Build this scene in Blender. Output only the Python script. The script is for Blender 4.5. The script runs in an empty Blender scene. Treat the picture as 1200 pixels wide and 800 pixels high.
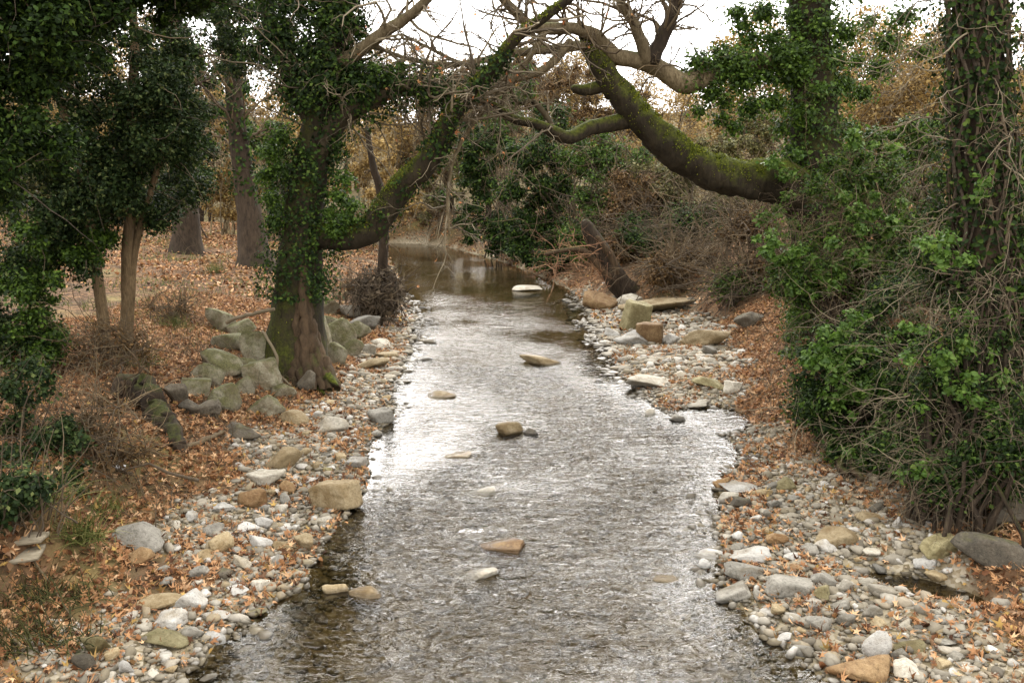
import bpy, bmesh, math
import numpy as np
from mathutils import Vector

RNG = np.random.default_rng(7)
SC = bpy.context.scene
COL = SC.collection
rad = math.radians

# ------------------------------------------------------------------ camera model
F, CAMZ, HOR = 1039.0, 4.0, 210.0
PITCH = math.atan((400 - HOR) / F)
CP, SP = math.cos(PITCH), math.sin(PITCH)


def ray(px, py):
    u = (np.asarray(px, float) - 600) / F
    v = (400 - np.asarray(py, float)) / F
    return np.stack([u, CP + v * SP, -SP + v * CP], -1)


def P(px, py, d):
    """point at world distance d (along Y) seen at a photo position"""
    r = ray(px, py)
    t = np.asarray(d, float) / r[..., 1]
    return r * t[..., None] + np.array([0, 0, CAMZ])


def project(p):
    q = np.asarray(p, float) - np.array([0, 0, CAMZ])
    zc = q[..., 1] * CP - q[..., 2] * SP
    yc = q[..., 1] * SP + q[..., 2] * CP
    zc_ = np.where(zc < 0.1, 0.1, zc)
    return 600 + F * q[..., 0] / zc_, 400 - F * yc / zc_, zc


def water_pt(px, py):
    r = ray(px, py)
    t = -CAMZ / r[..., 2]
    return (r * t[..., None])[..., :2]


# ------------------------------------------------------------------ numpy value noise
def _hash(ix, iy, seed):
    n = (ix.astype(np.int64) * 374761393 + iy.astype(np.int64) * 668265263 + seed * 982451653) & 0x7FFFFFFF
    n = ((n ^ (n >> 13)) * 1274126177) & 0x7FFFFFFF
    return ((n ^ (n >> 16)) & 0xFFFF) / 65535.0


def vnoise(x, y, seed=0):
    ix, iy = np.floor(x), np.floor(y)
    fx, fy = x - ix, y - iy
    fx = fx * fx * (3 - 2 * fx)
    fy = fy * fy * (3 - 2 * fy)
    a, b = _hash(ix, iy, seed), _hash(ix + 1, iy, seed)
    c, d = _hash(ix, iy + 1, seed), _hash(ix + 1, iy + 1, seed)
    return (a * (1 - fx) + b * fx) * (1 - fy) + (c * (1 - fx) + d * fx) * fy


def fbm(x, y, seed=0, o=4):
    s, a, t = 0, 1, 0
    for i in range(o):
        s = s + a * vnoise(x * 2 ** i, y * 2 ** i, seed + i * 17)
        t += a
        a *= .5
    return s / t


def sstep(a, b, x):
    t = np.clip((x - a) / (b - a), 0, 1)
    return t * t * (3 - 2 * t)


# ------------------------------------------------------------------ terrain
LE = [(200, 830), (225, 785), (262, 742), (300, 712), (345, 690), (375, 650), (398, 610), (425, 560), (440, 520), (462, 480),
      (462, 450), (478, 410), (486, 385), (474, 345), (462, 315), (456, 296), (452, 289)]
RE = [(990, 830), (955, 790), (895, 742), (860, 700), (838, 650), (842, 605), (850, 575), (860, 550), (862, 530), (846, 512),
      (812, 497), (775, 480), (748, 462), (722, 430), (706, 400), (688, 362), (668, 342), (636, 325), (592, 308), (548, 296), (520, 288)]
LW = water_pt(*np.array(LE, float).T)
RW = water_pt(*np.array(RE, float).T)
LW = LW[np.argsort(LW[:, 1])]
RW = RW[np.argsort(RW[:, 1])]
yl = np.concatenate([[-60, 4], LW[:, 1], [60, 66, 75, 400]])
xl = np.concatenate([[-3.6, -3.4], LW[:, 0], [-17, -40, -60, -60]])
yr = np.concatenate([[-60, 4], RW[:, 1], [60, 66, 75, 400]])
xr = np.concatenate([[3.2, 2.9], RW[:, 0], [-12, -34, -60.5, -60.5]])


POOL = water_pt(850., 489.)


def banks(x, y):
    wob = (fbm(y * .9, y * 0 + 3.1, 5, 2) - .5) * .35
    return np.interp(y, yl, xl) + wob - x, x - np.interp(y, yr, xr) + wob


def bar_l(y):
    return np.interp(y, [0, 6, 8, 10, 12, 14, 16, 18, 20, 24], [.8, .9, 1.15, 1.75, 1.75, 1.5, 1.2, .9, .8, .6])


def bar_r(y):
    return np.interp(y, [0, 6, 8, 10, 11.5, 13, 14.5, 16, 20, 24, 27, 30, 36], [1.5, 1.6, 2.2, 2.3, 1.5, .7, .5, 2.0, 3.0, 3.2, 2.4, .8, .2])


def height(x, y):
    x, y = np.broadcast_arrays(np.asarray(x, float), np.asarray(y, float))
    dl, dr = banks(x, y)
    big = fbm(x * .35, y * .35, 1, 3) - .5
    fine = fbm(x * 1.9, y * 1.9, 2, 3) - .5
    m = np.minimum(-dl, -dr)
    inside = -.05 - .20 * sstep(0, 1.8, m) + fine * .10
    wl = bar_l(y)
    a = np.clip(dl - wl, 0, None)
    hl = .105 * np.minimum(dl, wl) + 1.25 * (1 - np.exp(-a * .26)) + .012 * a
    nearl = 1 - sstep(9.5, 12.5, y)
    hl = hl + nearl * .55 * sstep(-.1, .5, a - .9)
    wr = bar_r(y)
    b = np.clip(dr - wr, 0, None)
    amp = np.interp(y, [0, 8, 14, 20, 25, 34, 40, 60], [.5, .5, .9, 1.6, 2.9, 3.0, 2.2, 1.6])
    hr = .085 * np.minimum(dr, wr) + amp * (1 - np.exp(-b * .30)) + .02 * b
    h = np.where(dl > 0, hl, np.where(dr > 0, hr, inside))
    out = sstep(0, 1.2, np.maximum(dl, dr))
    h = h + out * (big * .35 + fine * .10)
    # backwater puddle beside the downstream gravel bar
    ang = rad(-38)
    ux, uy = x - 4.15, y - 8.15
    qx, qy = ux * math.cos(ang) + uy * math.sin(ang), -ux * math.sin(ang) + uy * math.cos(ang)
    h = h - .42 * np.exp(-(qx / .75) ** 2 - (qy / .30) ** 2)
    # still pool between the far gravel spit and the undercut bank
    h = h - .40 * np.exp(-((x - POOL[0]) / .55) ** 2 - ((y - POOL[1]) / .62) ** 2)
    # wooded hills upstream and on both sides
    hill = 9 * sstep(66, 125, y) + 8 * sstep(130, 330, y) + 5 * sstep(22, 60, np.abs(x + 3)) * sstep(20, 60, y) + 25 * sstep(60, 300, np.abs(x))
    return h + hill


def G(px, py):
    """where the sight line through a photo position meets the ground"""
    r = ray(px, py)
    t = np.full(r.shape[:-1], 5.0)
    done = np.zeros(r.shape[:-1], bool)
    for _ in range(900):
        p = r * t[..., None] + np.array([0, 0, CAMZ])
        under = p[..., 2] <= np.maximum(height(p[..., 0], p[..., 1]), -.02)
        done |= under
        if done.all():
            break
        t = np.where(done, t, t + .02 + .002 * t)
    return r * t[..., None] + np.array([0, 0, CAMZ])


# ------------------------------------------------------------------ mesh builder
class MB:
    def __init__(self):
        self.v, self.f, self.n = [], {}, 0

    def add(self, v, f):
        v = np.asarray(v, np.float32).reshape(-1, 3)
        f = np.asarray(f, np.int32)
        self.f.setdefault(f.shape[1], []).append(f + self.n)
        self.v.append(v)
        self.n += len(v)
        return self

    def mesh(self, name, loc=(0, 0, 0), smooth=False):
        me = bpy.data.meshes.new(name)
        v = np.concatenate(self.v) - np.asarray(loc, np.float32)
        fs = [np.concatenate(x) for x in self.f.values()]
        nl = sum(x.size for x in fs)
        npoly = sum(len(x) for x in fs)
        me.vertices.add(len(v))
        me.vertices.foreach_set('co', v.astype(np.float32).ravel())
        me.loops.add(nl)
        me.loops.foreach_set('vertex_index', np.concatenate([x.ravel() for x in fs]).astype(np.int32))
        me.polygons.add(npoly)
        tot = np.concatenate([np.full(len(x), x.shape[1]) for x in fs]).astype(np.int32)
        start = np.concatenate([[0], np.cumsum(tot)[:-1]]).astype(np.int32)
        me.polygons.foreach_set('loop_start', start)
        me.polygons.foreach_set('loop_total', tot)
        if smooth:
            me.polygons.foreach_set('use_smooth', np.ones(npoly, bool))
        me.update(calc_edges=True)
        return me

    def build(self, name, mat, parent=None, smooth=False, loc=None):
        base = np.zeros(3) if parent is None else origin(parent)
        if loc is not None:
            base = np.asarray(loc, float)
        o = bpy.data.objects.new(name, self.mesh(name, base, smooth))
        COL.objects.link(o)
        o.data.materials.append(mat)
        if parent is not None:
            o.parent = parent
        elif loc is not None:
            o.location = loc
        return o


def origin(o):
    b = np.zeros(3)
    while o is not None:
        b += np.array(o.location)
        o = o.parent
    return b


def tag(o, label=None, cat=None, group=None, kind=None):
    for k, v in (('label', label), ('category', cat), ('group', group), ('kind', kind)):
        if v:
            o[k] = v
    return o


def thing(name, label, cat, loc, group=None):
    o = bpy.data.objects.new(name, None)
    COL.objects.link(o)
    o.location = loc
    o.empty_display_size = .1
    return tag(o, label, cat, group)


def copy_tree(o, parent=None):
    c = o.copy()
    COL.objects.link(c)
    if parent is not None:
        c.parent = parent
    for ch in list(o.children):
        copy_tree(ch, c)
    return c


def unit(v):
    return v / np.maximum(np.linalg.norm(v, axis=-1, keepdims=True), 1e-9)


def tubes(mb, pts, rads, sides=5, rough=0.0):
    """pts (N,K,3), rads (N,K): N tapering tubes"""
    pts = np.asarray(pts, float)
    rads = np.asarray(rads, float)
    if pts.ndim == 2:
        pts, rads = pts[None], rads[None]
    N, K, _ = pts.shape
    if N == 0:
        return mb
    tan = unit(np.gradient(pts, axis=1))
    mean = unit(tan.mean(axis=1, keepdims=True))
    ref = np.where(np.abs(mean[..., 2:3]) < .75, np.array([0, 0, 1.]), np.array([1., 0, 0]))
    a = unit(np.cross(tan, np.broadcast_to(ref, tan.shape)))
    b = np.cross(tan, a)
    th = np.arange(sides) * 2 * np.pi / sides
    rr = np.broadcast_to(rads[..., None], (N, K, sides))
    if rough:
        kk, oo = np.arange(K)[None, :, None], RNG.uniform(0, 90, (N, 1, 1))
        kk = kk * np.minimum(1.0, 36.0 / K)
        nz = fbm(kk * .42 + 1.5 * np.cos(th) + oo, 1.5 * np.sin(th) + kk * .13 + oo, 8, 3) - .5
        rr = rr * (1 + rough * 2.6 * nz + rough * .5 * (RNG.random((N, K, sides)) - .5))
    ring = pts[:, :, None] + rr[..., None] * (a[:, :, None] * np.cos(th)[:, None] + b[:, :, None] * np.sin(th)[:, None])
    v = ring.reshape(-1, 3)
    i = np.arange(N)[:, None, None] * K * sides
    k = np.arange(K - 1)[None, :, None] * sides
    s = np.arange(sides)[None, None, :]
    s2 = (s + 1) % sides
    f = np.stack([i + k + s, i + k + s2, i + k + sides + s2, i + k + sides + s], -1).reshape(-1, 4)
    mb.add(v, f)
    return mb


def resample(poly, radii, n):
    poly, radii = np.asarray(poly, float), np.asarray(radii, float)
    d = np.concatenate([[0], np.cumsum(np.linalg.norm(np.diff(poly, axis=0), axis=1))])
    # Catmull-Rom through the given points
    t = np.linspace(0, d[-1], n)
    i = np.clip(np.searchsorted(d, t, side='right') - 1, 0, len(poly) - 2)
    u = ((t - d[i]) / np.maximum(d[i + 1] - d[i], 1e-9))[:, None]
    p0, p1, p2, p3 = poly[np.maximum(i - 1, 0)], poly[i], poly[i + 1], poly[np.minimum(i + 2, len(poly) - 1)]
    q = .5 * (2 * p1 + (p2 - p0) * u + (2 * p0 - 5 * p1 + 4 * p2 - p3) * u ** 2 + (3 * p1 - p0 - 3 * p2 + p3) * u ** 3)
    return q, np.interp(t, d, radii)


def limb(pix, radpx, n=24, wob=.0):
    """a limb drawn through photo positions (px, py, distance), radius in photo pixels at that distance"""
    pix = [list(p) for p in pix]
    last = pix[0][2]
    for p in pix:
        if len(p) < 3:
            p.append(None)
    ds = [p[2] for p in pix]
    idx = [i for i, d in enumerate(ds) if d is not None]
    ds = np.interp(range(len(ds)), idx, [ds[i] for i in idx])
    pts = np.array([P(p[0], p[1], d) for p, d in zip(pix, ds)])
    r = np.interp(np.linspace(0, 1, len(pix)), np.linspace(0, 1, len(radpx)), radpx) * ds / F
    q, rr = resample(pts, r, n)
    if wob:
        q = q + (RNG.random(q.shape) - .5) * wob * rr[:, None] * 2
    return q, rr


def grow(starts, dirs, length, r0, K=6, wander=.35, pull=(0, 0, 0), rng=None, r1=.25):
    """N crooked shoots: (N,K,3), (N,K)"""
    rng = rng or RNG
    N = len(starts)
    length = np.broadcast_to(np.asarray(length, float), (N,))
    r0 = np.broadcast_to(np.asarray(r0, float), (N,))
    pts = np.zeros((N, K, 3))
    pts[:, 0] = starts
    d = unit(np.asarray(dirs, float))
    st = (length / (K - 1))[:, None]
    for k in range(1, K):
        d = unit(d + rng.normal(0, wander, (N, 3)) + np.asarray(pull))
        pts[:, k] = pts[:, k - 1] + d * st
    return pts, r0[:, None] * np.linspace(1, r1, K)[None]


def spawn(pts, rads, n, length, K=6, ang=.8, wander=.3, pull=(0, 0, .05), trange=(.3, 1), rf=.6, rng=None, rmin=.003):
    """n children per shoot"""
    rng = rng or RNG
    N, K0, _ = pts.shape
    pi = np.repeat(np.arange(N), n)
    t = rng.uniform(trange[0], trange[1], len(pi)) * (K0 - 1)
    i = np.clip(t.astype(int), 0, K0 - 2)
    u = (t - i)[:, None]
    s = pts[pi, i] * (1 - u) + pts[pi, i + 1] * u
    d0 = unit(pts[pi, i + 1] - pts[pi, i])
    side = rng.normal(0, 1, (len(pi), 3))
    side = unit(side - d0 * (side * d0).sum(-1, keepdims=True))
    a = rng.normal(ang, .25, (len(pi), 1))
    d = d0 * np.cos(a) + side * np.sin(a)
    r = np.maximum(rads[pi, i] * rf, rmin)
    L = rng.uniform(length[0], length[1], len(pi)) * (1 - .35 * t / (K0 - 1))
    return grow(s, d, L, r, K, wander, pull, rng)


# ------------------------------------------------------------------ leaves
DIAMOND = (np.array([[0, 0, 0], [-.36, .45, .10], [0, 1, 0], [.36, .45, .10]]), np.array([[0, 2, 1], [0, 3, 2]]))
HEXLEAF = (np.array([[0, 0, 0], [-.42, .2, .1], [-.34, .6, .08], [0, 1.05, -.06], [.34, .6, .08], [.42, .2, .1]]),
           np.array([[0, 3, 2, 1], [0, 5, 4, 3]]))


def star_leaf():
    out = []
    for k, (r, w) in enumerate([(.62, 0), (.3, 0), (.95, 0), (.36, 0), (1.1, 0), (.36, 0), (.95, 0), (.3, 0), (.62, 0), (.16, 0)]):
        a = -2.2 + k * 4.4 / 8 if k < 9 else math.pi
        out.append([r * math.sin(a), r * math.cos(a), .16 * r * r])
    v = np.array([[0, 0, 0]] + out)
    return v, np.array([[0, 1 + (i + 1) % 10, 1 + i] for i in range(10)])


STAR = star_leaf()


def leaves(mb, pos, nrm, size, tmpl=DIAMOND, rng=None, curl=.0, dirs=None, ani=.7):
    rng = rng or RNG
    tv, tf = tmpl
    N = len(pos)
    if N == 0:
        return mb
    n = unit(np.asarray(nrm, float))
    r = rng.normal(0, 1, (N, 3)) if dirs is None else np.asarray(dirs, float) + rng.normal(0, .4, (N, 3))
    a = unit(np.cross(n, r))
    b = np.cross(n, a)
    s = np.broadcast_to(np.asarray(size, float), (N,))[:, None, None]
    tz = tv[None, :, 2] * (1 + curl * rng.normal(0, 1, (N, 1)))
    ax = rng.uniform(ani, 1, (N, 1, 1))
    v = pos[:, None] + s * (ax * tv[None, :, 0:1] * a[:, None] - tv[None, :, 1:2] * b[:, None] + tz[..., None] * n[:, None])
    f = (np.arange(N)[:, None, None] * len(tv) + tf[None]).reshape(-1, tf.shape[1])
    mb.add(v.reshape(-1, 3), f)
    return mb


def clump_leaves(mb, cen, rads, n, size, up=.5, spread=1.0, tmpl=DIAMOND, rng=None, squash=.75, shell=.55, sz=(.45, 1.45)):
    """n leaves in the clumps cen (K,3) of radius rads"""
    rng = rng or RNG
    K = len(cen)
    rads = np.broadcast_to(np.asarray(rads, float), (K,))
    w = rads ** 2
    k = rng.choice(K, n, p=w / w.sum())
    d = unit(rng.normal(0, 1, (n, 3)))
    r = rads[k] * (shell + (1 - shell) * rng.random(n)) * rng.uniform(.35, 1.12, n)
    pos = cen[k] + d * r[:, None] * np.array([1, 1, squash])
    nrm = d * .7 + np.array([0, 0, up]) + rng.normal(0, .45 * spread, (n, 3))
    return leaves(mb, pos, nrm, size * rng.uniform(sz[0], sz[1], n), tmpl, rng)


def blob_centres(c, ext, n, rng=None, hollow=.3):
    rng = rng or RNG
    d = unit(rng.normal(0, 1, (n, 3)))
    r = (hollow + (1 - hollow) * rng.random((n, 1))) ** .6
    return np.asarray(c) + d * r * np.asarray(ext)


def on_tube(q, rr, n, off=(0, .1), rng=None, trange=(0, 1)):
    rng = rng or RNG
    K = len(q)
    t = rng.uniform(trange[0], trange[1], n) * (K - 1)
    i = np.clip(t.astype(int), 0, K - 2)
    u = (t - i)[:, None]
    p = q[i] * (1 - u) + q[i + 1] * u
    r = np.interp(t, np.arange(K), rr)
    d0 = unit(q[i + 1] - q[i])
    s = rng.normal(0, 1, (n, 3))
    s = unit(s - d0 * (s * d0).sum(-1, keepdims=True))
    o = off[0] + (off[1] - off[0]) * rng.random(n) ** 1.6
    return p + s * (r + o)[:, None], s


# ------------------------------------------------------------------ materials
def new_mat(name):
    m = bpy.data.materials.new(name)
    m.use_nodes = True
    nt = m.node_tree
    nt.nodes.clear()
    return m, nt, nt.nodes, nt.links


def N(nt, t, **kw):
    n = nt.nodes.new(t)
    for k, v in kw.items():
        if k in n.inputs:
            n.inputs[k].default_value = v
        else:
            setattr(n, k, v)
    return n


def ramp(nt, fac, stops, interp='LINEAR'):
    r = nt.nodes.new('ShaderNodeValToRGB')
    r.color_ramp.interpolation = interp
    els = r.color_ramp.elements
    while len(els) < len(stops):
        els.new(.5)
    for e, (p, c) in zip(els, stops):
        e.position = p
        e.color = (*c, 1) if len(c) == 3 else c
    nt.links.new(fac, r.inputs[0])
    return r


def leaf_mat(name, stops, trans=.3, rough=.55, spec=.35, constant=False):
    m, nt, nodes, L = new_mat(name)
    geo = N(nt, 'ShaderNodeNewGeometry')
    rp = ramp(nt, geo.outputs['Random Per Island'], stops, 'CONSTANT' if constant else 'LINEAR')
    bs = N(nt, 'ShaderNodeBsdfPrincipled', Roughness=rough)
    bs.inputs['Specular IOR Level'].default_value = spec
    tr = N(nt, 'ShaderNodeBsdfTranslucent')
    mx = N(nt, 'ShaderNodeMixShader', Fac=trans)
    out = N(nt, 'ShaderNodeOutputMaterial')
    L.new(rp.outputs[0], bs.inputs['Base Color'])
    L.new(rp.outputs[0], tr.inputs['Color'])
    L.new(bs.outputs[0], mx.inputs[1])
    L.new(tr.outputs[0], mx.inputs[2])
    L.new(mx.outputs[0], out.inputs['Surface'])
    return m


def mixc(nt, fac, a, b):
    n = nt.nodes.new('ShaderNodeMix')
    n.data_type = 'RGBA'
    for val, sock in ((fac, n.inputs[0]), (a, n.inputs[6]), (b, n.inputs[7])):
        if hasattr(val, 'is_linked'):
            nt.links.new(val, sock)
        elif isinstance(val, (int, float)):
            sock.default_value = val
        else:
            sock.default_value = (*val, 1)
    return n.outputs[2]


def math_n(nt, op, a, b=0.0, c=0.0, clamp=False):
    n = nt.nodes.new('ShaderNodeMath')
    n.operation = op
    n.use_clamp = clamp
    for v, s in ((a, n.inputs[0]), (b, n.inputs[1]), (c, n.inputs[2])):
        if hasattr(v, 'is_linked'):
            nt.links.new(v, s)
        else:
            s.default_value = v
    return n.outputs[0]


def maprange(nt, v, a, b, c=0.0, d=1.0):
    n = N(nt, 'ShaderNodeMapRange')
    n.clamp = True
    nt.links.new(v, n.inputs[0])
    for i, x in enumerate((a, b, c, d)):
        n.inputs[i + 1].default_value = x
    return n.outputs[0]


def noise(nt, scale, detail=4, rough=.6, vec=None, dist=0.0):
    n = N(nt, 'ShaderNodeTexNoise', Scale=scale, Detail=detail, Roughness=rough, Distortion=dist)
    if vec is not None:
        nt.links.new(vec, n.inputs['Vector'])
    return n


def coords(nt, kind='Object', scale=(1, 1, 1)):
    tc = N(nt, 'ShaderNodeTexCoord')
    mp = N(nt, 'ShaderNodeMapping')
    mp.inputs['Scale'].default_value = scale
    nt.links.new(tc.outputs[kind], mp.inputs[0])
    return mp.outputs[0]


def bump(nt, h, strength=.5, dist=.02, normal=None):
    b = N(nt, 'ShaderNodeBump', Strength=strength, Distance=dist)
    nt.links.new(h, b.inputs['Height'])
    if normal is not None:
        nt.links.new(normal, b.inputs['Normal'])
    return b.outputs[0]


def finish(nt, col, rough, normal=None, spec=.3):
    bs = N(nt, 'ShaderNodeBsdfPrincipled')
    bs.inputs['Specular IOR Level'].default_value = spec
    if hasattr(col, 'is_linked'):
        nt.links.new(col, bs.inputs['Base Color'])
    else:
        bs.inputs['Base Color'].default_value = (*col, 1)
    if hasattr(rough, 'is_linked'):
        nt.links.new(rough, bs.inputs['Roughness'])
    else:
        bs.inputs['Roughness'].default_value = rough
    if normal is not None:
        nt.links.new(normal, bs.inputs['Normal'])
    out = N(nt, 'ShaderNodeOutputMaterial')
    nt.links.new(bs.outputs[0], out.inputs['Surface'])


def bark_mat(name, dark, light, moss=0.0, mosscol=((.014, .019, .005), (.066, .072, .014)), scale=1.0):
    m, nt, _, L = new_mat(name)
    v = coords(nt, 'Object', (5 * scale, 5 * scale, 1.6 * scale))
    n1 = noise(nt, 2.2, 7, .65, v, .6)
    n2 = noise(nt, .55 * scale, 3, .5, coords(nt))
    c = ramp(nt, n1.outputs[0], [(.32, dark), (.52, tuple((a + b) / 2 for a, b in zip(dark, light))), (.72, light)]).outputs[0]
    c = mixc(nt, maprange(nt, n2.outputs[0], .4, .65, 0, .55), c, tuple(x * .55 for x in dark))
    if moss:
        geo = N(nt, 'ShaderNodeNewGeometry')
        sx = N(nt, 'ShaderNodeSeparateXYZ')
        L.new(geo.outputs['Normal'], sx.inputs[0])
        nm = noise(nt, 3.5, 5, .7, coords(nt))
        k = math_n(nt, 'ADD', math_n(nt, 'MULTIPLY', sx.outputs[2], .55), math_n(nt, 'MULTIPLY', nm.outputs[0], 1.1))
        k = maprange(nt, k, 1.0 - .62 * moss, 1.35 - .62 * moss)
        mc = ramp(nt, noise(nt, 22, 4, .7, coords(nt)).outputs[0], [(.35, mosscol[0]), (.7, mosscol[1])]).outputs[0]
        c = mixc(nt, k, c, mc)
    finish(nt, c, .9, bump(nt, n1.outputs[0], .8, .03), .15)
    return m


def rock_mat(name, base, alt, vein, moss=0.0, rough=.8):
    m, nt, _, L = new_mat(name)
    oi = N(nt, 'ShaderNodeObjectInfo')
    geo = N(nt, 'ShaderNodeNewGeometry')
    v = N(nt, 'ShaderNodeVectorMath')
    v.operation = 'ADD'
    L.new(geo.outputs['Position'], v.inputs[0])
    cx = N(nt, 'ShaderNodeCombineXYZ')
    L.new(math_n(nt, 'MULTIPLY', oi.outputs['Random'], 40.0), cx.inputs[0])
    L.new(cx.outputs[0], v.inputs[1])
    vec = v.outputs[0]
    n1 = noise(nt, 5, 6, .65, vec, .4)
    n2 = noise(nt, 30, 5, .75, vec)
    c = mixc(nt, maprange(nt, n1.outputs[0], .40, .60), base, alt)
    c = mixc(nt, maprange(nt, n2.outputs[0], .54, .70, 0, .6), c, vein)
    n3 = noise(nt, 2.3, 4, .6, vec, .8)
    c = mixc(nt, maprange(nt, n3.outputs[0], .50, .68, 0, .7), c, tuple(q * f for q, f in zip(base, (.62, .52, .36))))
    c = mixc(nt, maprange(nt, n2.outputs[0], .47, .30, 0, .8), c, tuple(x * .35 for x in base))
    hs = N(nt, 'ShaderNodeHueSaturation')
    L.new(c, hs.inputs['Color'])
    L.new(maprange(nt, oi.outputs['Random'], 0, 1, .72, 1.22), hs.inputs['Value'])
    c = hs.outputs[0]
    sx = N(nt, 'ShaderNodeSeparateXYZ')
    L.new(geo.outputs['Position'], sx.inputs[0])
    if moss:
        sn = N(nt, 'ShaderNodeSeparateXYZ')
        L.new(geo.outputs['Normal'], sn.inputs[0])
        nm = noise(nt, 4.5, 5, .7, vec)
        k = math_n(nt, 'ADD', math_n(nt, 'MULTIPLY', sn.outputs[2], .35), nm.outputs[0])
        k = maprange(nt, k, .95 - .5 * moss, 1.2 - .5 * moss, 0, .85)
        mc = ramp(nt, n2.outputs[0], [(.3, (.032, .034, .010)), (.7, (.115, .11, .032))]).outputs[0]
        c = mixc(nt, k, c, mc)
    wet = maprange(nt, math_n(nt, 'ADD', sx.outputs[2], math_n(nt, 'MULTIPLY', n1.outputs[0], .05)), .075, .045)
    c = mixc(nt, math_n(nt, 'MULTIPLY', wet, .6), c, tuple(x * .25 for x in base))
    r = maprange(nt, wet, 0, 1, rough, .25)
    h = math_n(nt, 'ADD', n1.outputs[0], math_n(nt, 'MULTIPLY', n2.outputs[0], .35))
    finish(nt, c, r, bump(nt, h, .8, .05), .25)
    return m


def plain_mat(name, stops, scale=8, rough=.85, stretch=(1, 1, 1), bmp=.4):
    m, nt, _, L = new_mat(name)
    n = noise(nt, scale, 6, .65, coords(nt, 'Object', stretch))
    c = ramp(nt, n.outputs[0], stops).outputs[0]
    finish(nt, c, rough, bump(nt, n.outputs[0], bmp, .02), .2)
    return m


def island_mat(name, stops, rough=.8, scale=30, spec=.25):
    m, nt, _, L = new_mat(name)
    geo = N(nt, 'ShaderNodeNewGeometry')
    c = ramp(nt, geo.outputs['Random Per Island'], stops).outputs[0]
    n = noise(nt, scale, 4, .7, geo.outputs['Position'])
    c2 = mixc(nt, maprange(nt, n.outputs[0], .4, .7, 0, .5), c, (.12, .1, .075))
    sx = N(nt, 'ShaderNodeSeparateXYZ')
    L.new(geo.outputs['Position'], sx.inputs[0])
    wet = maprange(nt, sx.outputs[2], .075, .03)
    c2 = mixc(nt, math_n(nt, 'MULTIPLY', wet, .7), c2, (.045, .036, .022))
    finish(nt, c2, maprange(nt, wet, 0, 1, rough, .3), bump(nt, n.outputs[0], .4, .01), spec)
    return m


M = {}
M['rock_pale'] = rock_mat('pale_stone', (.28, .255, .20), (.39, .36, .295), (.50, .465, .39))
M['rock_white'] = rock_mat('white_stone', (.33, .315, .28), (.44, .425, .385), (.54, .52, .48))
M['rock_grey'] = rock_mat('grey_stone', (.15, .14, .115), (.23, .215, .18), (.33, .31, .27))
M['rock_tan'] = rock_mat('tan_stone', (.225, .165, .085), (.32, .255, .15), (.41, .35, .24))
M['rock_ochre'] = rock_mat('ochre_stone', (.155, .09, .04), (.235, .155, .075), (.33, .25, .14))
M['rock_dark'] = rock_mat('dark_stone', (.075, .065, .048), (.13, .11, .08), (.2, .18, .13), .3)
M['rock_moss'] = rock_mat('mossy_stone', (.16, .14, .095), (.25, .23, .16), (.36, .34, .26), .9)
M['rock_olive'] = rock_mat('olive_stone', (.16, .135, .065), (.24, .21, .11), (.33, .3, .19), .2)
M['pebble'] = island_mat('pebbles', [(0, (.08, .068, .048)), (.2, (.24, .218, .17)), (.4, (.15, .125, .08)), (.6, (.31, .287, .235)), (.8, (.23, .18, .105)), (.92, (.37, .35, .305)), (1, (.48, .46, .415))])
M['bed'] = island_mat('bed_stones', [(0, (.13, .105, .06)), (.4, (.26, .215, .13)), (.7, (.34, .28, .17)), (1, (.42, .38, .29))])
M['litter'] = leaf_mat('leaf_litter', [(0, (.035, .015, .007)), (.2, (.17, .07, .028)), (.42, (.44, .24, .11)), (.6, (.25, .115, .046)), (.82, (.60, .39, .215)), (.93, (.08, .034, .018)), (1, (.46, .30, .09))], .12, .7, .2)
M['bark'] = bark_mat('plane_bark', (.035, .027, .016), (.11, .088, .052), .45)
M['bark_moss'] = bark_mat('mossy_bark', (.016, .0125, .008), (.05, .039, .022), .74, ((.016, .022, .004), (.095, .105, .013)))
M['bark_pale'] = bark_mat('pale_limb_bark', (.085, .062, .032), (.25, .20, .12), .25, ((.05, .06, .015), (.16, .17, .05)), 2.0)
M['bark_brown'] = bark_mat('brown_bark', (.022, .016, .011), (.075, .054, .035), .3)
M['bark_tan'] = bark_mat('tan_stem_bark', (.085, .058, .03), (.22, .155, .085), .3, scale=2.0)
M['dead_wood'] = bark_mat('dead_wood', (.035, .024, .014), (.115, .076, .043), .2)
M['dark_wood'] = bark_mat('dark_wood', (.018, .013, .009), (.07, .05, .032), .25)
M['twig_pale'] = island_mat('pale_twigs', [(0, (.05, .036, .02)), (.5, (.13, .1, .058)), (1, (.28, .23, .145))], .8)
M['twig_straw'] = island_mat('straw_twigs', [(0, (.09, .066, .034)), (.5, (.19, .145, .078)), (1, (.32, .25, .14))], .85)
M['twig_dark'] = island_mat('dark_twigs', [(0, (.03, .021, .013)), (.6, (.08, .057, .034)), (1, (.16, .12, .07))], .85)
M['twig_brown'] = island_mat('brown_twigs', [(0, (.04, .026, .014)), (.5, (.088, .062, .030)), (1, (.19, .135, .07))], .85)
M['ivy_dark'] = leaf_mat('dark_ivy_leaves', [(0, (.007, .014, .004)), (.5, (.018, .035, .008)), (.85, (.040, .078, .011)), (1, (.10, .145, .026))], .25, .6, .12)
M['holly'] = leaf_mat('dark_evergreen_leaves', [(0, (.007, .014, .004)), (.55, (.018, .034, .009)), (.85, (.038, .062, .015)), (1, (.13, .15, .05))], .25, .6, .12)
M['ivy_mid'] = leaf_mat('mid_ivy_leaves', [(0, (.014, .03, .006)), (.6, (.047, .092, .010)), (1, (.115, .19, .022))], .35, .55, .25)
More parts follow.
